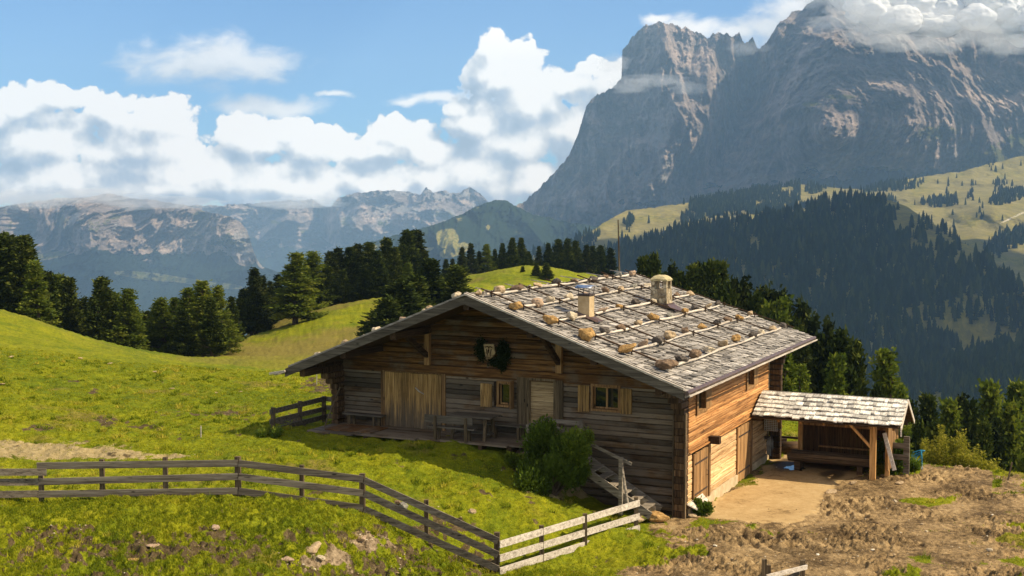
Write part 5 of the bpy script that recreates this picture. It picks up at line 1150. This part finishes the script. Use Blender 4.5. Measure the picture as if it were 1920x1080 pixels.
def gravel():
    r=np.random.RandomState(4); n=5200; t=r.uniform(-.45,.45,n*3); d=np.exp(r.uniform(math.log(25),math.log(48),n*3)); x=t*d; y=d
    z=ground(x,y); yard,pad,worn,soil,bank=masks(x,y,z); keep=r.rand(n*3)<np.clip((yard*(1-.90*pad))*.75+soil*.45+bank*.6+worn*.15,0,1); x,y,z,bank=x[keep],y[keep],z[keep],bank[keep]
    ico=rock_mesh(77,1,1,1,.7,.5); bv=np.array([v.co for v in ico.vertices]); bf=np.array([list(p.vertices) for p in ico.polygons])
    V=[];F=[];T=[]
    for i in range(len(x)):
        s=.012+.022*r.rand()**2+(.06*r.rand() if r.rand()<.05 else 0)+(.05*r.rand() if bank[i]>.4 else 0); a=r.rand()*6.28; ca,sa=math.cos(a),math.sin(a); v=bv*s*np.array([1,.8,.7]); v=np.stack([v[:,0]*ca-v[:,1]*sa+x[i],v[:,0]*sa+v[:,1]*ca+y[i],v[:,2]+z[i]+s*.25],-1)
        F.append(bf+len(bv)*i); V.append(v); T.append(np.full(len(bf),r.rand()))
    me=npmesh('gravel',np.concatenate(V),np.concatenate(F),False,fattr=dict(tint=np.concatenate(T)))
    m,nt,g,b=mat('gravel_stone',.95,.1); nt.links.new(g.ramp(g.attr('tint'),[(0,(.12,.08,.045)),(.5,(.34,.24,.13)),(.9,(.55,.45,.30)),(1,(.7,.64,.5))]),b.inputs['Base Color'])
    o=mkobj('gravel',me,m); tag(o,'scattered pale gravel on the muddy yard and bare soil','gravel',kind='stuff')
gravel()
# ============================================================ VEGETATION
def leafmat(name,stops,trans=.25):
    m=bpy.data.materials.new(name); m.use_nodes=True; nt=m.node_tree; nt.nodes.clear(); g=G(nt); out=N(nt,'ShaderNodeOutputMaterial')
    oi=N(nt,'ShaderNodeObjectInfo'); t=g.m('ADD',g.attr('tint'),g.m('MULTIPLY',g.m('SUBTRACT',oi.outputs['Random'],.5),.35)); c=g.ramp(t,stops)
    d=N(nt,'ShaderNodeBsdfDiffuse'); tr=N(nt,'ShaderNodeBsdfTranslucent'); nt.links.new(c,d.inputs[0]); nt.links.new(g.mix(1.0,c,(1.1,1.15,.6),'MULTIPLY'),tr.inputs[0])
    mx=N(nt,'ShaderNodeMixShader'); mx.inputs[0].default_value=trans; nt.links.new(d.outputs[0],mx.inputs[1]); nt.links.new(tr.outputs[0],mx.inputs[2]); nt.links.new(mx.outputs[0],out.inputs[0]); return m
L_PINE=leafmat('stone_pine_needles',[(0,(.012,.018,.006)),(.45,(.034,.048,.010)),(.8,(.075,.090,.016)),(1,(.13,.135,.025))],.15)
L_SPRU=leafmat('spruce_needles',[(0,(.009,.014,.006)),(.5,(.026,.036,.010)),(1,(.075,.080,.020))],.12)
L_LARCH=leafmat('larch_needles',[(0,(.040,.058,.010)),(.5,(.095,.125,.018)),(1,(.19,.20,.03))],.35)
L_BUSH=leafmat('mountain_pine_needles',[(0,(.018,.034,.008)),(.5,(.085,.125,.016)),(1,(.24,.27,.03))],.2)
L_LEAF=leafmat('broad_leaves',[(0,(.04,.07,.012)),(.5,(.10,.15,.02)),(1,(.24,.25,.04))],.35)
L_WEED=leafmat('yellowing_weeds',[(0,(.09,.10,.015)),(.5,(.22,.21,.025)),(1,(.36,.30,.05))],.4)
M_BARK=plain('bark',(.035,.022,.014),(.13,.09,.06),6,.95,.8,.05)
def needles(P,D,size,wid,r):
    """P positions, D growth directions -> thin two-triangle sprays"""
    n=len(P); rnd=r.normal(size=(n,3)); D=D/np.linalg.norm(D,axis=1)[:,None]; S=np.cross(D,rnd); S/=np.linalg.norm(S,axis=1)[:,None]+1e-9
    L=size*(.6+.8*r.rand(n))[:,None]; W=wid*(.6+.8*r.rand(n))[:,None]
    V=np.stack([P-S*W*.4,P+D*L*.45-S*W,P+D*L,P+D*L*.5+S*W],1).reshape(-1,3); F=np.arange(n*4).reshape(n,4); return V,F
def crown(kind,H,R,seed,nb,nl):
    r=np.random.RandomState(seed); V=[];F=[];T=[];off=0; zb={'pine':.10,'spruce':.06,'larch':.08,'bush':0}[kind]
    lean=r.randn(2)*.02
    for k in range(nb):
        u=(k+r.rand())/nb; 
        if kind=='pine': t=zb+(1-zb)*u; prof=(1-t**1.12)**1.0*(.66+.45*r.rand())*(1 if t>.16 else .75); el=math.radians(8+24*t+r.randn()*8); curve=.28
        elif kind=='spruce': t=zb+(1-zb)*u; prof=(1-t)**.9*(.6+.5*r.rand())+.02; el=math.radians(-12+30*t+r.randn()*6); curve=.18
        elif kind=='larch': t=zb+(1-zb)*u; prof=(1-t)**1.0*(.6+.55*r.rand())+.03; el=math.radians(-6+22*t+r.randn()*10); curve=.25
        a=r.rand()*6.2832; L=R*prof; hx,hy=math.cos(a),math.sin(a); m=max(4,int(nl/nb*(.3+1.4*prof)))
        s=(.12+.88*r.rand(m)**.65)
        # clumped sprays along the limb
        cl=np.floor(s*5)/5+.1*r.rand(m); s=np.where(r.rand(m)<.5,np.clip(cl,0,1),s)
        x=hx*L*s*math.cos(el); y=hy*L*s*math.cos(el); z=t*H+L*s*math.sin(el)+curve*L*(s**2-.3*s)
        sp=(.07+.13*s*(1-.45*s))*R; P=np.stack([x+lean[0]*z,y+lean[1]*z,z],1)+r.normal(size=(m,3))*sp[:,None]*np.array([.62,.62,.38])
        D=np.stack([hx*.8+r.randn(m)*.5,hy*.8+r.randn(m)*.5,(.55 if kind=='pine' else -.05 if kind=='spruce' else .25)+r.randn(m)*.35],1)
        sz=H*.020 if kind!='pine' else H*.022
        v,f=needles(P,D,sz*1.5,sz*.42,r); V.append(v);F.append(f+off);off+=len(v)
        T.append(np.clip(.45+.16*r.randn()+.12*r.randn(m)+.15*(s-.5),0,1))
    return np.concatenate(V),np.concatenate(F),np.concatenate(T)
def trunk_mesh(H,R,kind,seed):
    r=random.Random(seed); b=MB(); r0=H*.018+.04
    b.tube([(0,0,-.8),(0,0,0),(r.uniform(-.1,.1),r.uniform(-.1,.1),H*.5),(0,0,H*.97)],[r0*1.5,r0*1.15,r0*.65,.02],8)
    for k in range(26):
        t=r.uniform(.08,.9); a=r.uniform(0,6.28); L=R*(1-t**1.5)*r.uniform(.5,.85); e=.5 if kind=='pine' else .1
        b.tube([(0,0,H*t),(math.cos(a)*L*.5,math.sin(a)*L*.5,H*t+L*.3*e),(math.cos(a)*L,math.sin(a)*L,H*t+L*e)],[r0*.35,r0*.22,.008],5)
    return b
PROTO={}
def proto(kind,i):
    if (kind,i) in PROTO: return PROTO[(kind,i)]
    H=10.0; R={'pine':2.35,'spruce':1.85,'larch':2.3}[kind]*[1,1.18,.88,1.05][i%4]; nl={'pine':19000,'spruce':15000,'larch':14000}[kind]
    V,F,T=crown(kind,H,R,{'pine':10,'spruce':40,'larch':70}[kind]+i,{'pine':150,'spruce':160,'larch':120}[kind],nl)
    me=npmesh(kind+'_crown',V,F,False,fattr=dict(tint=T)); me.materials.append({'pine':L_PINE,'spruce':L_SPRU,'larch':L_LARCH}[kind])
    tb=trunk_mesh(H,R,kind,i); tm=bpy.data.meshes.new('trunk'); tm.from_pydata(tb.v,[],tb.f); a=tm.attributes.new('tint','FLOAT','FACE'); a.data.foreach_set('value',tb.t); tm.materials.append(M_BARK)
    PROTO[(kind,i)]=(me,tm); return PROTO[(kind,i)]
KN={'pine':'stone_pine','spruce':'spruce_tree','larch':'larch_tree'}
TREES=[]  # px, top py, depth, kind, width factor, zone
def tr_(z,*L):
    for q in L: TREES.append(tuple(q)+(z,))
tr_('A',(-25,440,100,'pine',1.2),(14,443,104,'pine',1.15),(43,446,100,'pine',1.1),(68,492,98,'larch',1.1),(88,520,106,'pine',.9),(106,517,116,'larch',1.0),(131,524,108,'pine',.95),(160,575,122,'larch',.9),(187,524,106,'pine',1.0),(214,552,112,'larch',1.0),(232,544,106,'larch',1.1),(256,580,112,'larch',1.0),
    (276,590,125,'pine',.9),(290,572,112,'larch',1.0),(307,561,110,'larch',1.1),(330,560,116,'larch',1.1),(345,580,104,'pine',1.0),(354,542,110,'larch',1.1),(379,529,108,'larch',1.25),(396,560,104,'pine',1.0),(413,538,112,'larch',.95),(430,575,124,'spruce',1.0),(437,558,122,'pine',.9),
    (454,544,118,'pine',1.2),(478,504,128,'spruce',1.0),(470,540,116,'pine',1.0),(491,518,132,'spruce',.9),(506,528,135,'spruce',.9),(520,516,138,'spruce',1.1))
tr_('B',(536,540,140,'pine',1.0),(552,476,132,'larch',1.45),(575,492,128,'larch',1.2),(590,474,134,'larch',1.35),(586,528,116,'spruce',1.1),(610,500,136,'pine',1.1),(621,473,146,'spruce',1.1),(636,466,148,'spruce',1.1),(645,508,132,'pine',1.1),(657,466,148,'pine',1.1),(673,459,150,'spruce',1.1),(680,505,134,'pine',1.2),
    (697,457,148,'pine',1.1),(707,472,140,'pine',1.1),(727,449,150,'pine',1.1),(741,466,144,'pine',1.0),(722,510,130,'pine',1.2),(755,461,158,'pine',1.0),(766,434,164,'pine',1.2),(783,432,166,'spruce',1.4),(796,470,160,'spruce',1.0),(762,494,118,'larch',1.2),(600,540,128,'pine',1.0),(630,545,126,'pine',1.1),(662,545,124,'pine',1.1),(700,530,124,'pine',1.1),
    (811,489,114,'pine',1.25),(858,501,112,'pine',1.45),(779,520,108,'pine',1.5),(746,530,104,'pine',1.9),(725,560,102,'pine',1.6))
tr_('C',(836,487,230,'pine',1.2),(848,486,232,'spruce',1.2),(866,464,222,'spruce',1.1),(883,457,224,'spruce',1.2),(899,472,226,'pine',1.1),(914,459,226,'larch',1.3),(928,468,228,'pine',1.0),(942,457,226,'pine',1.1),(960,447,226,'pine',1.3),(977,447,228,'pine',1.2),(992,472,196,'pine',1.3),(980,500,168,'pine',1.3),(1006,494,164,'pine',1.6),(1026,493,162,'pine',1.6),
    (1010,462,226,'spruce',1.1),(1029,457,228,'pine',1.1),(1049,450,226,'pine',1.2),(1065,449,226,'pine',1.2),(1082,453,228,'pine',1.2),(1099,460,224,'spruce',1.1),(1112,463,226,'pine',1.1),(1127,463,224,'pine',1.1),(1145,466,220,'spruce',1.3))
tr_('D',(1205,489,104,'pine',1.0),(1222,486,100,'pine',1.05),(1240,520,104,'pine',1.0),(1258,500,102,'spruce',.9),(1276,522,98,'pine',1.2),(1304,506,96,'pine',1.1),(1321,504,98,'pine',1.1),(1339,499,96,'pine',1.15),(1355,501,98,'pine',1.1),(1352,545,90,'pine',1.2),(1380,530,94,'spruce',.9),(1394,529,92,'spruce',.95),(1412,560,90,'pine',1.0),
    (1427,548,92,'spruce',1.1),(1446,547,90,'spruce',1.1),(1462,551,90,'spruce',1.1),(1481,566,88,'larch',1.1),(1504,571,88,'spruce',1.1),(1522,600,86,'spruce',1.1),(1538,640,80,'pine',1.1),(1556,607,80,'spruce',.9),(1570,630,78,'pine',1.3),(1569,674,70,'larch',1.0),(1604,652,76,'pine',1.1),(1472,662,62,'larch',1.35),(1500,690,66,'larch',1.1),(1440,600,86,'pine',1.1),(1482,610,84,'pine',1.1),(1510,640,78,'spruce',1.2),(1590,700,72,'pine',1.0))
tr_('E',(1672,664,74,'larch',1.35),(1640,735,70,'pine',.8),(1685,735,64,'larch',.9),(1712,760,72,'pine',1.0),(1740,750,78,'pine',1.1),(1778,759,74,'larch',1.1),(1804,750,82,'spruce',1.0),(1828,768,80,'pine',1.0),(1855,727,82,'larch',1.1),(1893,763,74,'larch',1.1),(1915,725,86,'larch',1.2),(1760,800,70,'pine',1.0),(1870,790,72,'spruce',1.0),(1935,790,70,'larch',1.1),(1846,800,68,'pine',1.0),(1720,800,66,'pine',.9),(1800,810,66,'spruce',1.0))
ZN={'A':'beyond the left meadow','B':'in the clump left of the roof','C':'on the plateau skyline','D':'behind the hut roof','E':'below the yard at right'}
GN={'A':'trees beyond the left meadow','B':'trees left of the hut roof','C':'trees on the plateau skyline','D':'trees behind the hut','E':'trees below the yard'}
LK={'pine':'dark broad stone pine','spruce':'dark pointed spruce','larch':'light feathery larch'}
_r2=random.Random(44); _ax=[0,60,131,187,232,307,379,413,454,478,520]; _ay=[450,470,530,535,555,575,545,550,553,520,525]
for _x in range(-30,535,17): TREES.append((_x+_r2.uniform(-5,5),float(np.interp(_x,_ax,_ay))+_r2.uniform(14,42),(118 if _x<430 else 136)+_r2.uniform(0,8),_r2.choice(['pine','spruce','spruce','larch']),1.0,'A'))
for _x in range(540,762,15): TREES.append((_x+_r2.uniform(-5,5),float(np.interp(_x,[540,590,640,700,766],[520,500,485,478,462]))+_r2.uniform(6,34),158+_r2.uniform(0,8),_r2.choice(['pine','spruce']),1.0,'B'))
for _x in range(1290,1600,22): TREES.append((_x+_r2.uniform(-6,6),float(np.interp(_x,[1290,1450,1600],[530,580,690]))+_r2.uniform(0,22),96-(_x-1290)*.05,_r2.choice(['spruce','spruce','larch']),1.0,'D'))
TREES.sort(key=lambda q:(q[5],q[3],q[0])); cnt={}; rt=random.Random(5)
for px,py,d,kind,wf,zone in TREES:
    if zone=='B' and wf<1.45 and not(px>800): d=max(d,140)+8
    if zone=='A' and px>440: d=max(d,130)+4
    P=at(px,py,d); x_,y_=P[0],P[1]; g0=gz(x_,y_); H=P[2]-g0
    if zone=='C' and H<2.5: H=2.5
    H=max(2.2,min(H,19)); i=rt.randrange(4); me,tm=proto(kind,i)
    e=empty(KN[kind],(x_,y_,P[2]-H),rt.uniform(0,6.28)); s=H/10.0; ws={'A':1.22,'B':1.28,'C':1.05,'D':.66,'E':.66}[zone]*wf*s*(8.0/max(H,6))**.25
    for nm,m2 in(('crown',me),('trunk',tm)): c=bpy.data.objects.new(nm,m2); COL.objects.link(c); c.parent=e; c.scale=(ws,ws,s)
    k=(zone,kind); cnt[k]=cnt.get(k,0)+1; tag(e,f"{LK[kind]}, {ORD[cnt[k]]} from the left {ZN[zone]}",'tree',GN[zone])
# ---- bushes
def bush(name,x,y,z,R,H,n,mt,label,seed,lobes=9,leaf=.06,up=.4,cat='bush',wide=.5):
    r=np.random.RandomState(seed); C=[(r.uniform(-R*.65,R*.65),r.uniform(-R*.6,R*.6),H*r.uniform(.15,.82),R*r.uniform(.22,.55)*(14/max(lobes,14))**.35) for _ in range(lobes)]
    P=[];D=[];T=[]
    for i in range(n):
        c=C[r.randint(lobes)]; v=r.normal(size=3); v/=np.linalg.norm(v); q=np.array(c[:3])+v*c[3]*(.15+.55*r.rand()+.45*r.rand()**3+.22*abs(r.randn()))*np.array([.9,.9,1.15])
        if q[2]<0.02: q[2]=abs(q[2])*.3+.02
        P.append(q); D.append(v+np.array([0,0,up])+r.normal(size=3)*.35); T.append(.3+.25*r.rand()+.35*q[2]/H*r.rand()+.1*(C.index(c)%3-1))
    V,F=needles(np.array(P),np.array(D),leaf*1.6,leaf*wide,r); e=empty(name,(x,y,z),0,label,cat)
    me=npmesh('foliage',V,F,False,fattr=dict(tint=np.clip(T,0,1))); mkobj('foliage',me,mt,e)
    b=MB()
    for c in C: b.tube([(0,0,-.1),(c[0]*.5,c[1]*.5,c[2]*.5),(c[0],c[1],c[2]+c[3]*.4)],[.035,.025,.01],5)
    b.build('stems',M_BARK,e); return e
p=fromH(-3.45,-2.05,.35); bush('mountain_pine',p[0],p[1],gz(p[0],p[1])-.05,1.22,2.15,46000,L_BUSH,'dense dark mountain pine bush growing in front of the stairs',3,40,.062,1.4)
p=fromH(-2.75,-1.75,.35); bush('pine_shoot',p[0],p[1],gz(p[0],p[1])+.5,.42,1.85,7000,leafmat('young_pine_needles',[(0,(.05,.08,.012)),(.5,(.13,.17,.02)),(1,(.28,.30,.04))],.3),'bright green younger pine rising at the right of the dark bush',4,6,.045)
x_,y_,z_=gpt(1692,889); bush('leafy_bush',x_,y_+.55,z_-.05,.78,1.15,9000,L_LEAF,'green leafy bush beside the leaning plank and the yard',5,10,.055,.2,'bush',.8)
x_,y_,z_=gpt(1648,893); bush('grass_clump',x_,y_+.1,z_-.03,.28,.22,1200,L_WEED,'bright grass clump at the foot of the shelter post',6,5,.06,.8,'plant')
p=fromH(.28,.75,-.25); bush('weed_clump',p[0],p[1],-.25,.32,.50,2600,L_LEAF,'green weeds growing at the side wall below the sloping board',7,7,.06,.9,'plant')
x_,y_,z_=gpt(1222,965); bush('weed_clump',x_,y_+.2,z_,.36,.5,2600,L_LEAF,'leafy weeds among the boulders at the foot of the stairs',8,7,.05,.4,'plant',.8)
x_,y_,z_=gpt(506,815); bush('weed_clump',x_,y_,z_-.05,.4,.14,1500,L_LEAF,'low dark weeds at the left end of the deck fence',9,7,.05,.6,'plant')
x_,y_,z_=gpt(975,880); bush('weed_clump',x_,y_,z_,.55,.4,2600,L_BUSH,'low green growth around the mossy rock left of the mountain pine',12,7,.05,.5,'plant')
# garland on the gable
def garland():
    r=np.random.RandomState(2); P=[];D=[]
    for (cx,cz,a,c,n) in ((-7.02,4.55,.17,.30,1500),(-6.22,4.50,.19,.30,2600),(-6.24,4.12,.12,.22,900),(-6.5,4.16,.22,.10,900)):
        v=r.normal(size=(n,3))*np.array([a*.5,.05,c*.5]); P.append(v*np.array([1,.6,1])+np.array([cx,.28,cz])); D.append(r.normal(size=(n,3))+np.array([0,-.6,-.4]))
    P=np.concatenate(P);D=np.concatenate(D); V,F=needles(P,D,.08,.02,r); me=npmesh('garland',V,F,False,fattr=dict(tint=np.full(len(F),.4)+.3*r.rand(len(F)))); o=mkobj('pine_garland',me,L_SPRU); o.location=tuple(OX); o.rotation_euler=(0,0,-YAW); tag(o,'dark pine branch garland hanging around the carved mask','garland')
garland()
# tall weeds behind the yard
def weeds():
    r=np.random.RandomState(8); P=[];D=[];T=[]
    for k in range(150):
        px=r.uniform(1738,1880); 
        y=float(np.interp(px,[1738,1800,1850,1880],[50.5,49.3,48.2,46.5]))+r.uniform(-1.2,.6); x=(px-960)/FPX*y/_F[1]; z=gz(x,y); hh=(.6+.75*r.rand()**1.5)*(1.15 if px<1820 else .8 if px<1850 else .55)
        if r.rand()<.25: hh*=.5
        m=int(120*hh); u=r.rand(m); a=r.rand(m)*6.28; lx=.05*r.randn(); rad=.11*(1-u*.6)
        P.append(np.stack([x+lx*u+rad*np.cos(a)*r.rand(m),y+rad*np.sin(a)*r.rand(m),z+u*hh],1)); D.append(np.stack([np.cos(a),np.sin(a),r.rand(m)*1.0-.1],1)); T.append(np.clip(.25+.55*u+.2*r.randn(m),0,1))
    P=np.concatenate(P);D=np.concatenate(D); V,F=needles(P,D,.11,.025,r); me=npmesh('weeds',V,F,False,fattr=dict(tint=np.concatenate(T))); o=mkobj('tall_weeds',me,L_WEED); tag(o,'tall yellow green weeds standing along the back edge of the yard','weeds',kind='stuff')
weeds()
# ---- grass
def grass():
    r=np.random.RandomState(12); n=205000; t=r.uniform(-.46,.46,n); d=np.exp(r.uniform(math.log(24.5),math.log(64),n)); d[150000:]=r.uniform(24.5,32,55000); t[150000:]=r.uniform(-.46,.06,55000); x=t*d; y=d
    dens=fbm(x*.9,y*.9,x*0,4)+.5*fbm(x*3,y*3,x*0+2,3)
    z=ground(x,y); yard,pad,worn,soil,bank=masks(x,y,z); H_=np.stack([x,y],1)-OX[:2]; hx=H_@EX[:2]; hy=H_@EY[:2]
    ok=(r.rand(n)<np.clip(1-yard*1.0-worn*.85-soil*.97-bank*.5,0,1))&~((hx>-12.7)&(hx<.4)&(hy>-1.6)&(hy<10.4)&(hx<-4))&~((hx>-4.0)&(hx<0.3)&(hy>-.9)&(hy<10.5))&(dens>-.30)
    x,y,z,dens=x[ok],y[ok],z[ok],dens[ok]; px,py=project(np.stack([x,y,z],-1))
    tall=np.maximum(np.clip(dens,0,1)*.9,0)+.55*sstep(y,32,30)+.6*(r.rand(len(x))<.02)+.5*np.clip(1-np.abs(py-np.interp(px,[0,447,682,932,1200],[938,938,965,1080,1000]))/10,0,1)
    k=4; N_=len(x)*k; X=np.repeat(x,k)+r.normal(size=N_)*.035; Y=np.repeat(y,k)+r.normal(size=N_)*.035; Z=np.repeat(z,k)-.01; h=(.028+.05*np.repeat(tall,k))*(.6+.8*r.rand(N_))*np.clip(Y/32,.9,1.4)
    lean=r.normal(size=(N_,2))*.45; a=r.rand(N_)*6.28; w=.010*(Y/30); wx=np.cos(a)*w; wy=np.sin(a)*w
    V=np.stack([np.stack([X-wx,Y-wy,Z],1),np.stack([X+wx,Y+wy,Z],1),np.stack([X+lean[:,0]*h,Y+lean[:,1]*h,Z+h],1)],1).reshape(-1,3); F=np.arange(N_*3).reshape(-1,3)
    T=np.clip(.5-.16*np.repeat(sstep(y,33,30.5),k)+.35*np.repeat(fbm(x*.5,y*.5,x*0+6,4)*1.3+.3*r.randn(len(x)),k)+.1*r.randn(N_),0,1)
    # scattered coarser tussocks
    nt_=2600; t=r.uniform(-.46,.46,nt_); d=r.uniform(25,62,nt_); cx=t*d; cy=d; cz=ground(cx,cy); yd_,pd_,wo_,so_,bk_=masks(cx,cy,cz); Hh=np.stack([cx,cy],1)-OX[:2]; hx=Hh@EX[:2]; hy=Hh@EY[:2]
    ok=(yd_<.6)&(pd_<.1)&(wo_<.5)&~((hx>-12.8)&(hx<.4)&(hy>-1.7)&(hy<10.6)&(hx<-4))&~((hx>-4.3)&(hx<.4)&(hy>-1.2)&(hy<10.6))&(fbm(cx*.35,cy*.35,cx*0+13,3)>-.05); cx,cy,cz=cx[ok],cy[ok],cz[ok]; kk=26; M=len(cx)*kk
    X=np.repeat(cx,kk)+r.normal(size=M)*.07; Y=np.repeat(cy,kk)+r.normal(size=M)*.07; Z=np.repeat(cz,kk)-.01; h=np.repeat(.07+.10*r.rand(len(cx)),kk)*(.5+.8*r.rand(M)); a=r.rand(M)*6.28; w=.012*(Y/30); wx=np.cos(a)*w; wy=np.sin(a)*w; lean=r.normal(size=(M,2))*.6
    V2=np.stack([np.stack([X-wx,Y-wy,Z],1),np.stack([X+wx,Y+wy,Z],1),np.stack([X+lean[:,0]*h,Y+lean[:,1]*h,Z+h],1)],1).reshape(-1,3); F=np.concatenate([F,np.arange(M*3).reshape(-1,3)+len(V)]); V=np.concatenate([V,V2]); T=np.concatenate([T,np.clip(np.repeat(np.where(r.rand(len(cx))<.65,.12,.95),kk)+.12*r.randn(M),0,1)])
    me=npmesh('grass',V,F,False,fattr=dict(tint=T)); o=mkobj('grass',me,leafmat('grass_blades',[(0,(.07,.11,.010)),(.35,(.17,.20,.012)),(.65,(.30,.285,.015)),(1,(.42,.35,.05))],.35)); tag(o,'short yellow green alpine grass covering the meadow','grass',kind='stuff')
grass()
# ============================================================ CLOUDS HANGING ON THE SUMMITS
def summit_clouds():
    m=bpy.data.materials.new('cloud_vapour'); m.use_nodes=True; nt=m.node_tree; nt.nodes.clear(); o=N(nt,'ShaderNodeOutputMaterial'); v=N(nt,'ShaderNodeVolumePrincipled')
    v.inputs['Color'].default_value=(1,1,1,1); v.inputs['Density'].default_value=.02; v.inputs['Anisotropy'].default_value=.0
    nt.links.new(v.outputs[0],o.inputs['Volume'])
    m2=m.copy(); m2.node_tree.nodes['Principled Volume'].inputs['Density'].default_value=.0032
    def puff(px,py,d,rx,ry,rz,seed,mt,sub=5):
        bm=bmesh.new(); bmesh.ops.create_icosphere(bm,subdivisions=sub,radius=1); co=np.array([w.co for w in bm.verts]); n=fbm(co[:,0]*1.5+seed*5,co[:,1]*1.5,co[:,2]*1.5,5,.55)+.25*(1-np.abs(fbm(co[:,0]*3+seed,co[:,1]*3,co[:,2]*3,4))*2)
        co=co*(1+.75*n)[:,None]*np.array([rx,ry,rz])
        for w,c in zip(bm.verts,co): w.co=c
        me=bpy.data.meshes.new('cloud'); bm.to_mesh(me); bm.free(); ob=mkobj('cloud',me,mt); ob.location=tuple(at(px,py,d)); ob['kind']='stuff'
    m.node_tree.nodes['Principled Volume'].inputs['Density'].default_value=.0042
    m2.node_tree.nodes['Principled Volume'].inputs['Density'].default_value=.0030
    for k,q in enumerate([(1585,14,4440,70,60,50),(1560,44,4500,90,60,24),(1630,66,4400,90,60,34),(1690,80,4400,100,60,30),(1760,84,4400,80,60,30),(1830,66,4400,90,60,34),(1890,84,4400,90,60,34),(1530,-5,4600,60,60,36),(1650,26,4300,100,60,50),(1740,34,4300,110,60,50),(1860,34,4300,110,60,50)]): puff(*q,k+1,m,4)
    for k,q in enumerate([(1230,150,4700,95,60,20),(1180,160,4750,70,60,30),(1290,165,4700,60,50,22),(1150,120,4800,60,50,30),(1400,90,4900,70,40,22),(40,372,5150,200,150,34),(170,364,5150,160,150,26),(300,380,5200,220,150,26),(560,382,7000,220,150,26)]): puff(*q,k+20,m2,4)
    # dense cumulus wrapped round the right summit
    w=bpy.data.materials.new('cumulus_white'); w.use_nodes=True; nt=w.node_tree; nt.nodes.clear(); o=N(nt,'ShaderNodeOutputMaterial'); d=N(nt,'ShaderNodeBsdfDiffuse'); d.inputs[0].default_value=(.96,.96,.96,1); t=N(nt,'ShaderNodeBsdfTranslucent'); t.inputs[0].default_value=(.96,.96,.96,1)
    mx=N(nt,'ShaderNodeMixShader'); mx.inputs[0].default_value=.35; nt.links.new(d.outputs[0],mx.inputs[1]); nt.links.new(t.outputs[0],mx.inputs[2]); nt.links.new(mx.outputs[0],o.inputs[0])
    bm=bmesh.new(); r=np.random.RandomState(6)
    spots=[(1600,2,70),(1625,20,75),(1655,38,70),(1640,-20,120),(1690,45,66),(1720,30,85),(1700,-10,120),(1752,56,62),(1775,58,50),(1768,30,80),(1780,-10,110),(1815,20,80),(1850,8,90),(1880,28,80),(1915,48,80),(1900,0,120),(1950,60,110),(1610,36,44),(1672,58,44),(1730,62,44),(1830,42,56),(1862,52,50),(1900,66,54),(1600,-30,100),(1670,10,90),(1575,-18,70),(1740,-50,160),(1830,-50,150),(1545,-30,50)]
    for k,(px,py,R_) in enumerate(spots):
        c=at(px,py-10,4560+r.uniform(-60,60)+(0 if py>0 else 120)); b2=bmesh.new(); bmesh.ops.create_icosphere(b2,subdivisions=5,radius=1); co=np.array([v.co for v in b2.verts])
        W=co*R_+c; bl=1-2*np.abs(fbm(W[:,0]*.0075,W[:,1]*.0075,W[:,2]*.0075,5,.5)); co=co*(.80+.30*bl+.26*fbm(W[:,0]*.013,W[:,1]*.013,W[:,2]*.013,5,.6))[:,None]*np.array([1.15,.7,.74])*R_+c
        vs=[bm.verts.new(q) for q in co]
        for f in b2.faces: bm.faces.new([vs[v.index] for v in f.verts])
        b2.free()
    me=bpy.data.meshes.new('cloud'); bm.to_mesh(me); bm.free(); me.polygons.foreach_set('use_smooth',[True]*len(me.polygons)); ob=mkobj('cloud',me,w); ob['kind']='stuff'
summit_clouds()

def shading_clouds():
    """unseen clouds added outside the frame to throw their shadow on the far hillsides"""
    m,nt,g,b=mat('cloud_white',1.0,0); b.inputs['Base Color'].default_value=(.92,.92,.92,1)
    for k,(x,y,z,rx,ry,rz) in enumerate([(2300,1300,1620,640,860,110),(300,4100,1750,330,560,90)]):  # occluders out of view, added for the shade they cast
        bm=bmesh.new(); bmesh.ops.create_icosphere(bm,subdivisions=5,radius=1); co=np.array([w.co for w in bm.verts]); n=fbm(co[:,0]*1.6+k*5,co[:,1]*1.6,co[:,2]*1.6,5,.55)
        co=co*(1+.8*n)[:,None]*np.array([rx,ry,rz])
        for w,c in zip(bm.verts,co): w.co=c
        me=bpy.data.meshes.new('cloud'); bm.to_mesh(me); bm.free(); me.polygons.foreach_set('use_smooth',[True]*len(me.polygons)); ob=mkobj('cloud',me,m); ob.location=(x,y,z); ob['kind']='stuff'
shading_clouds()
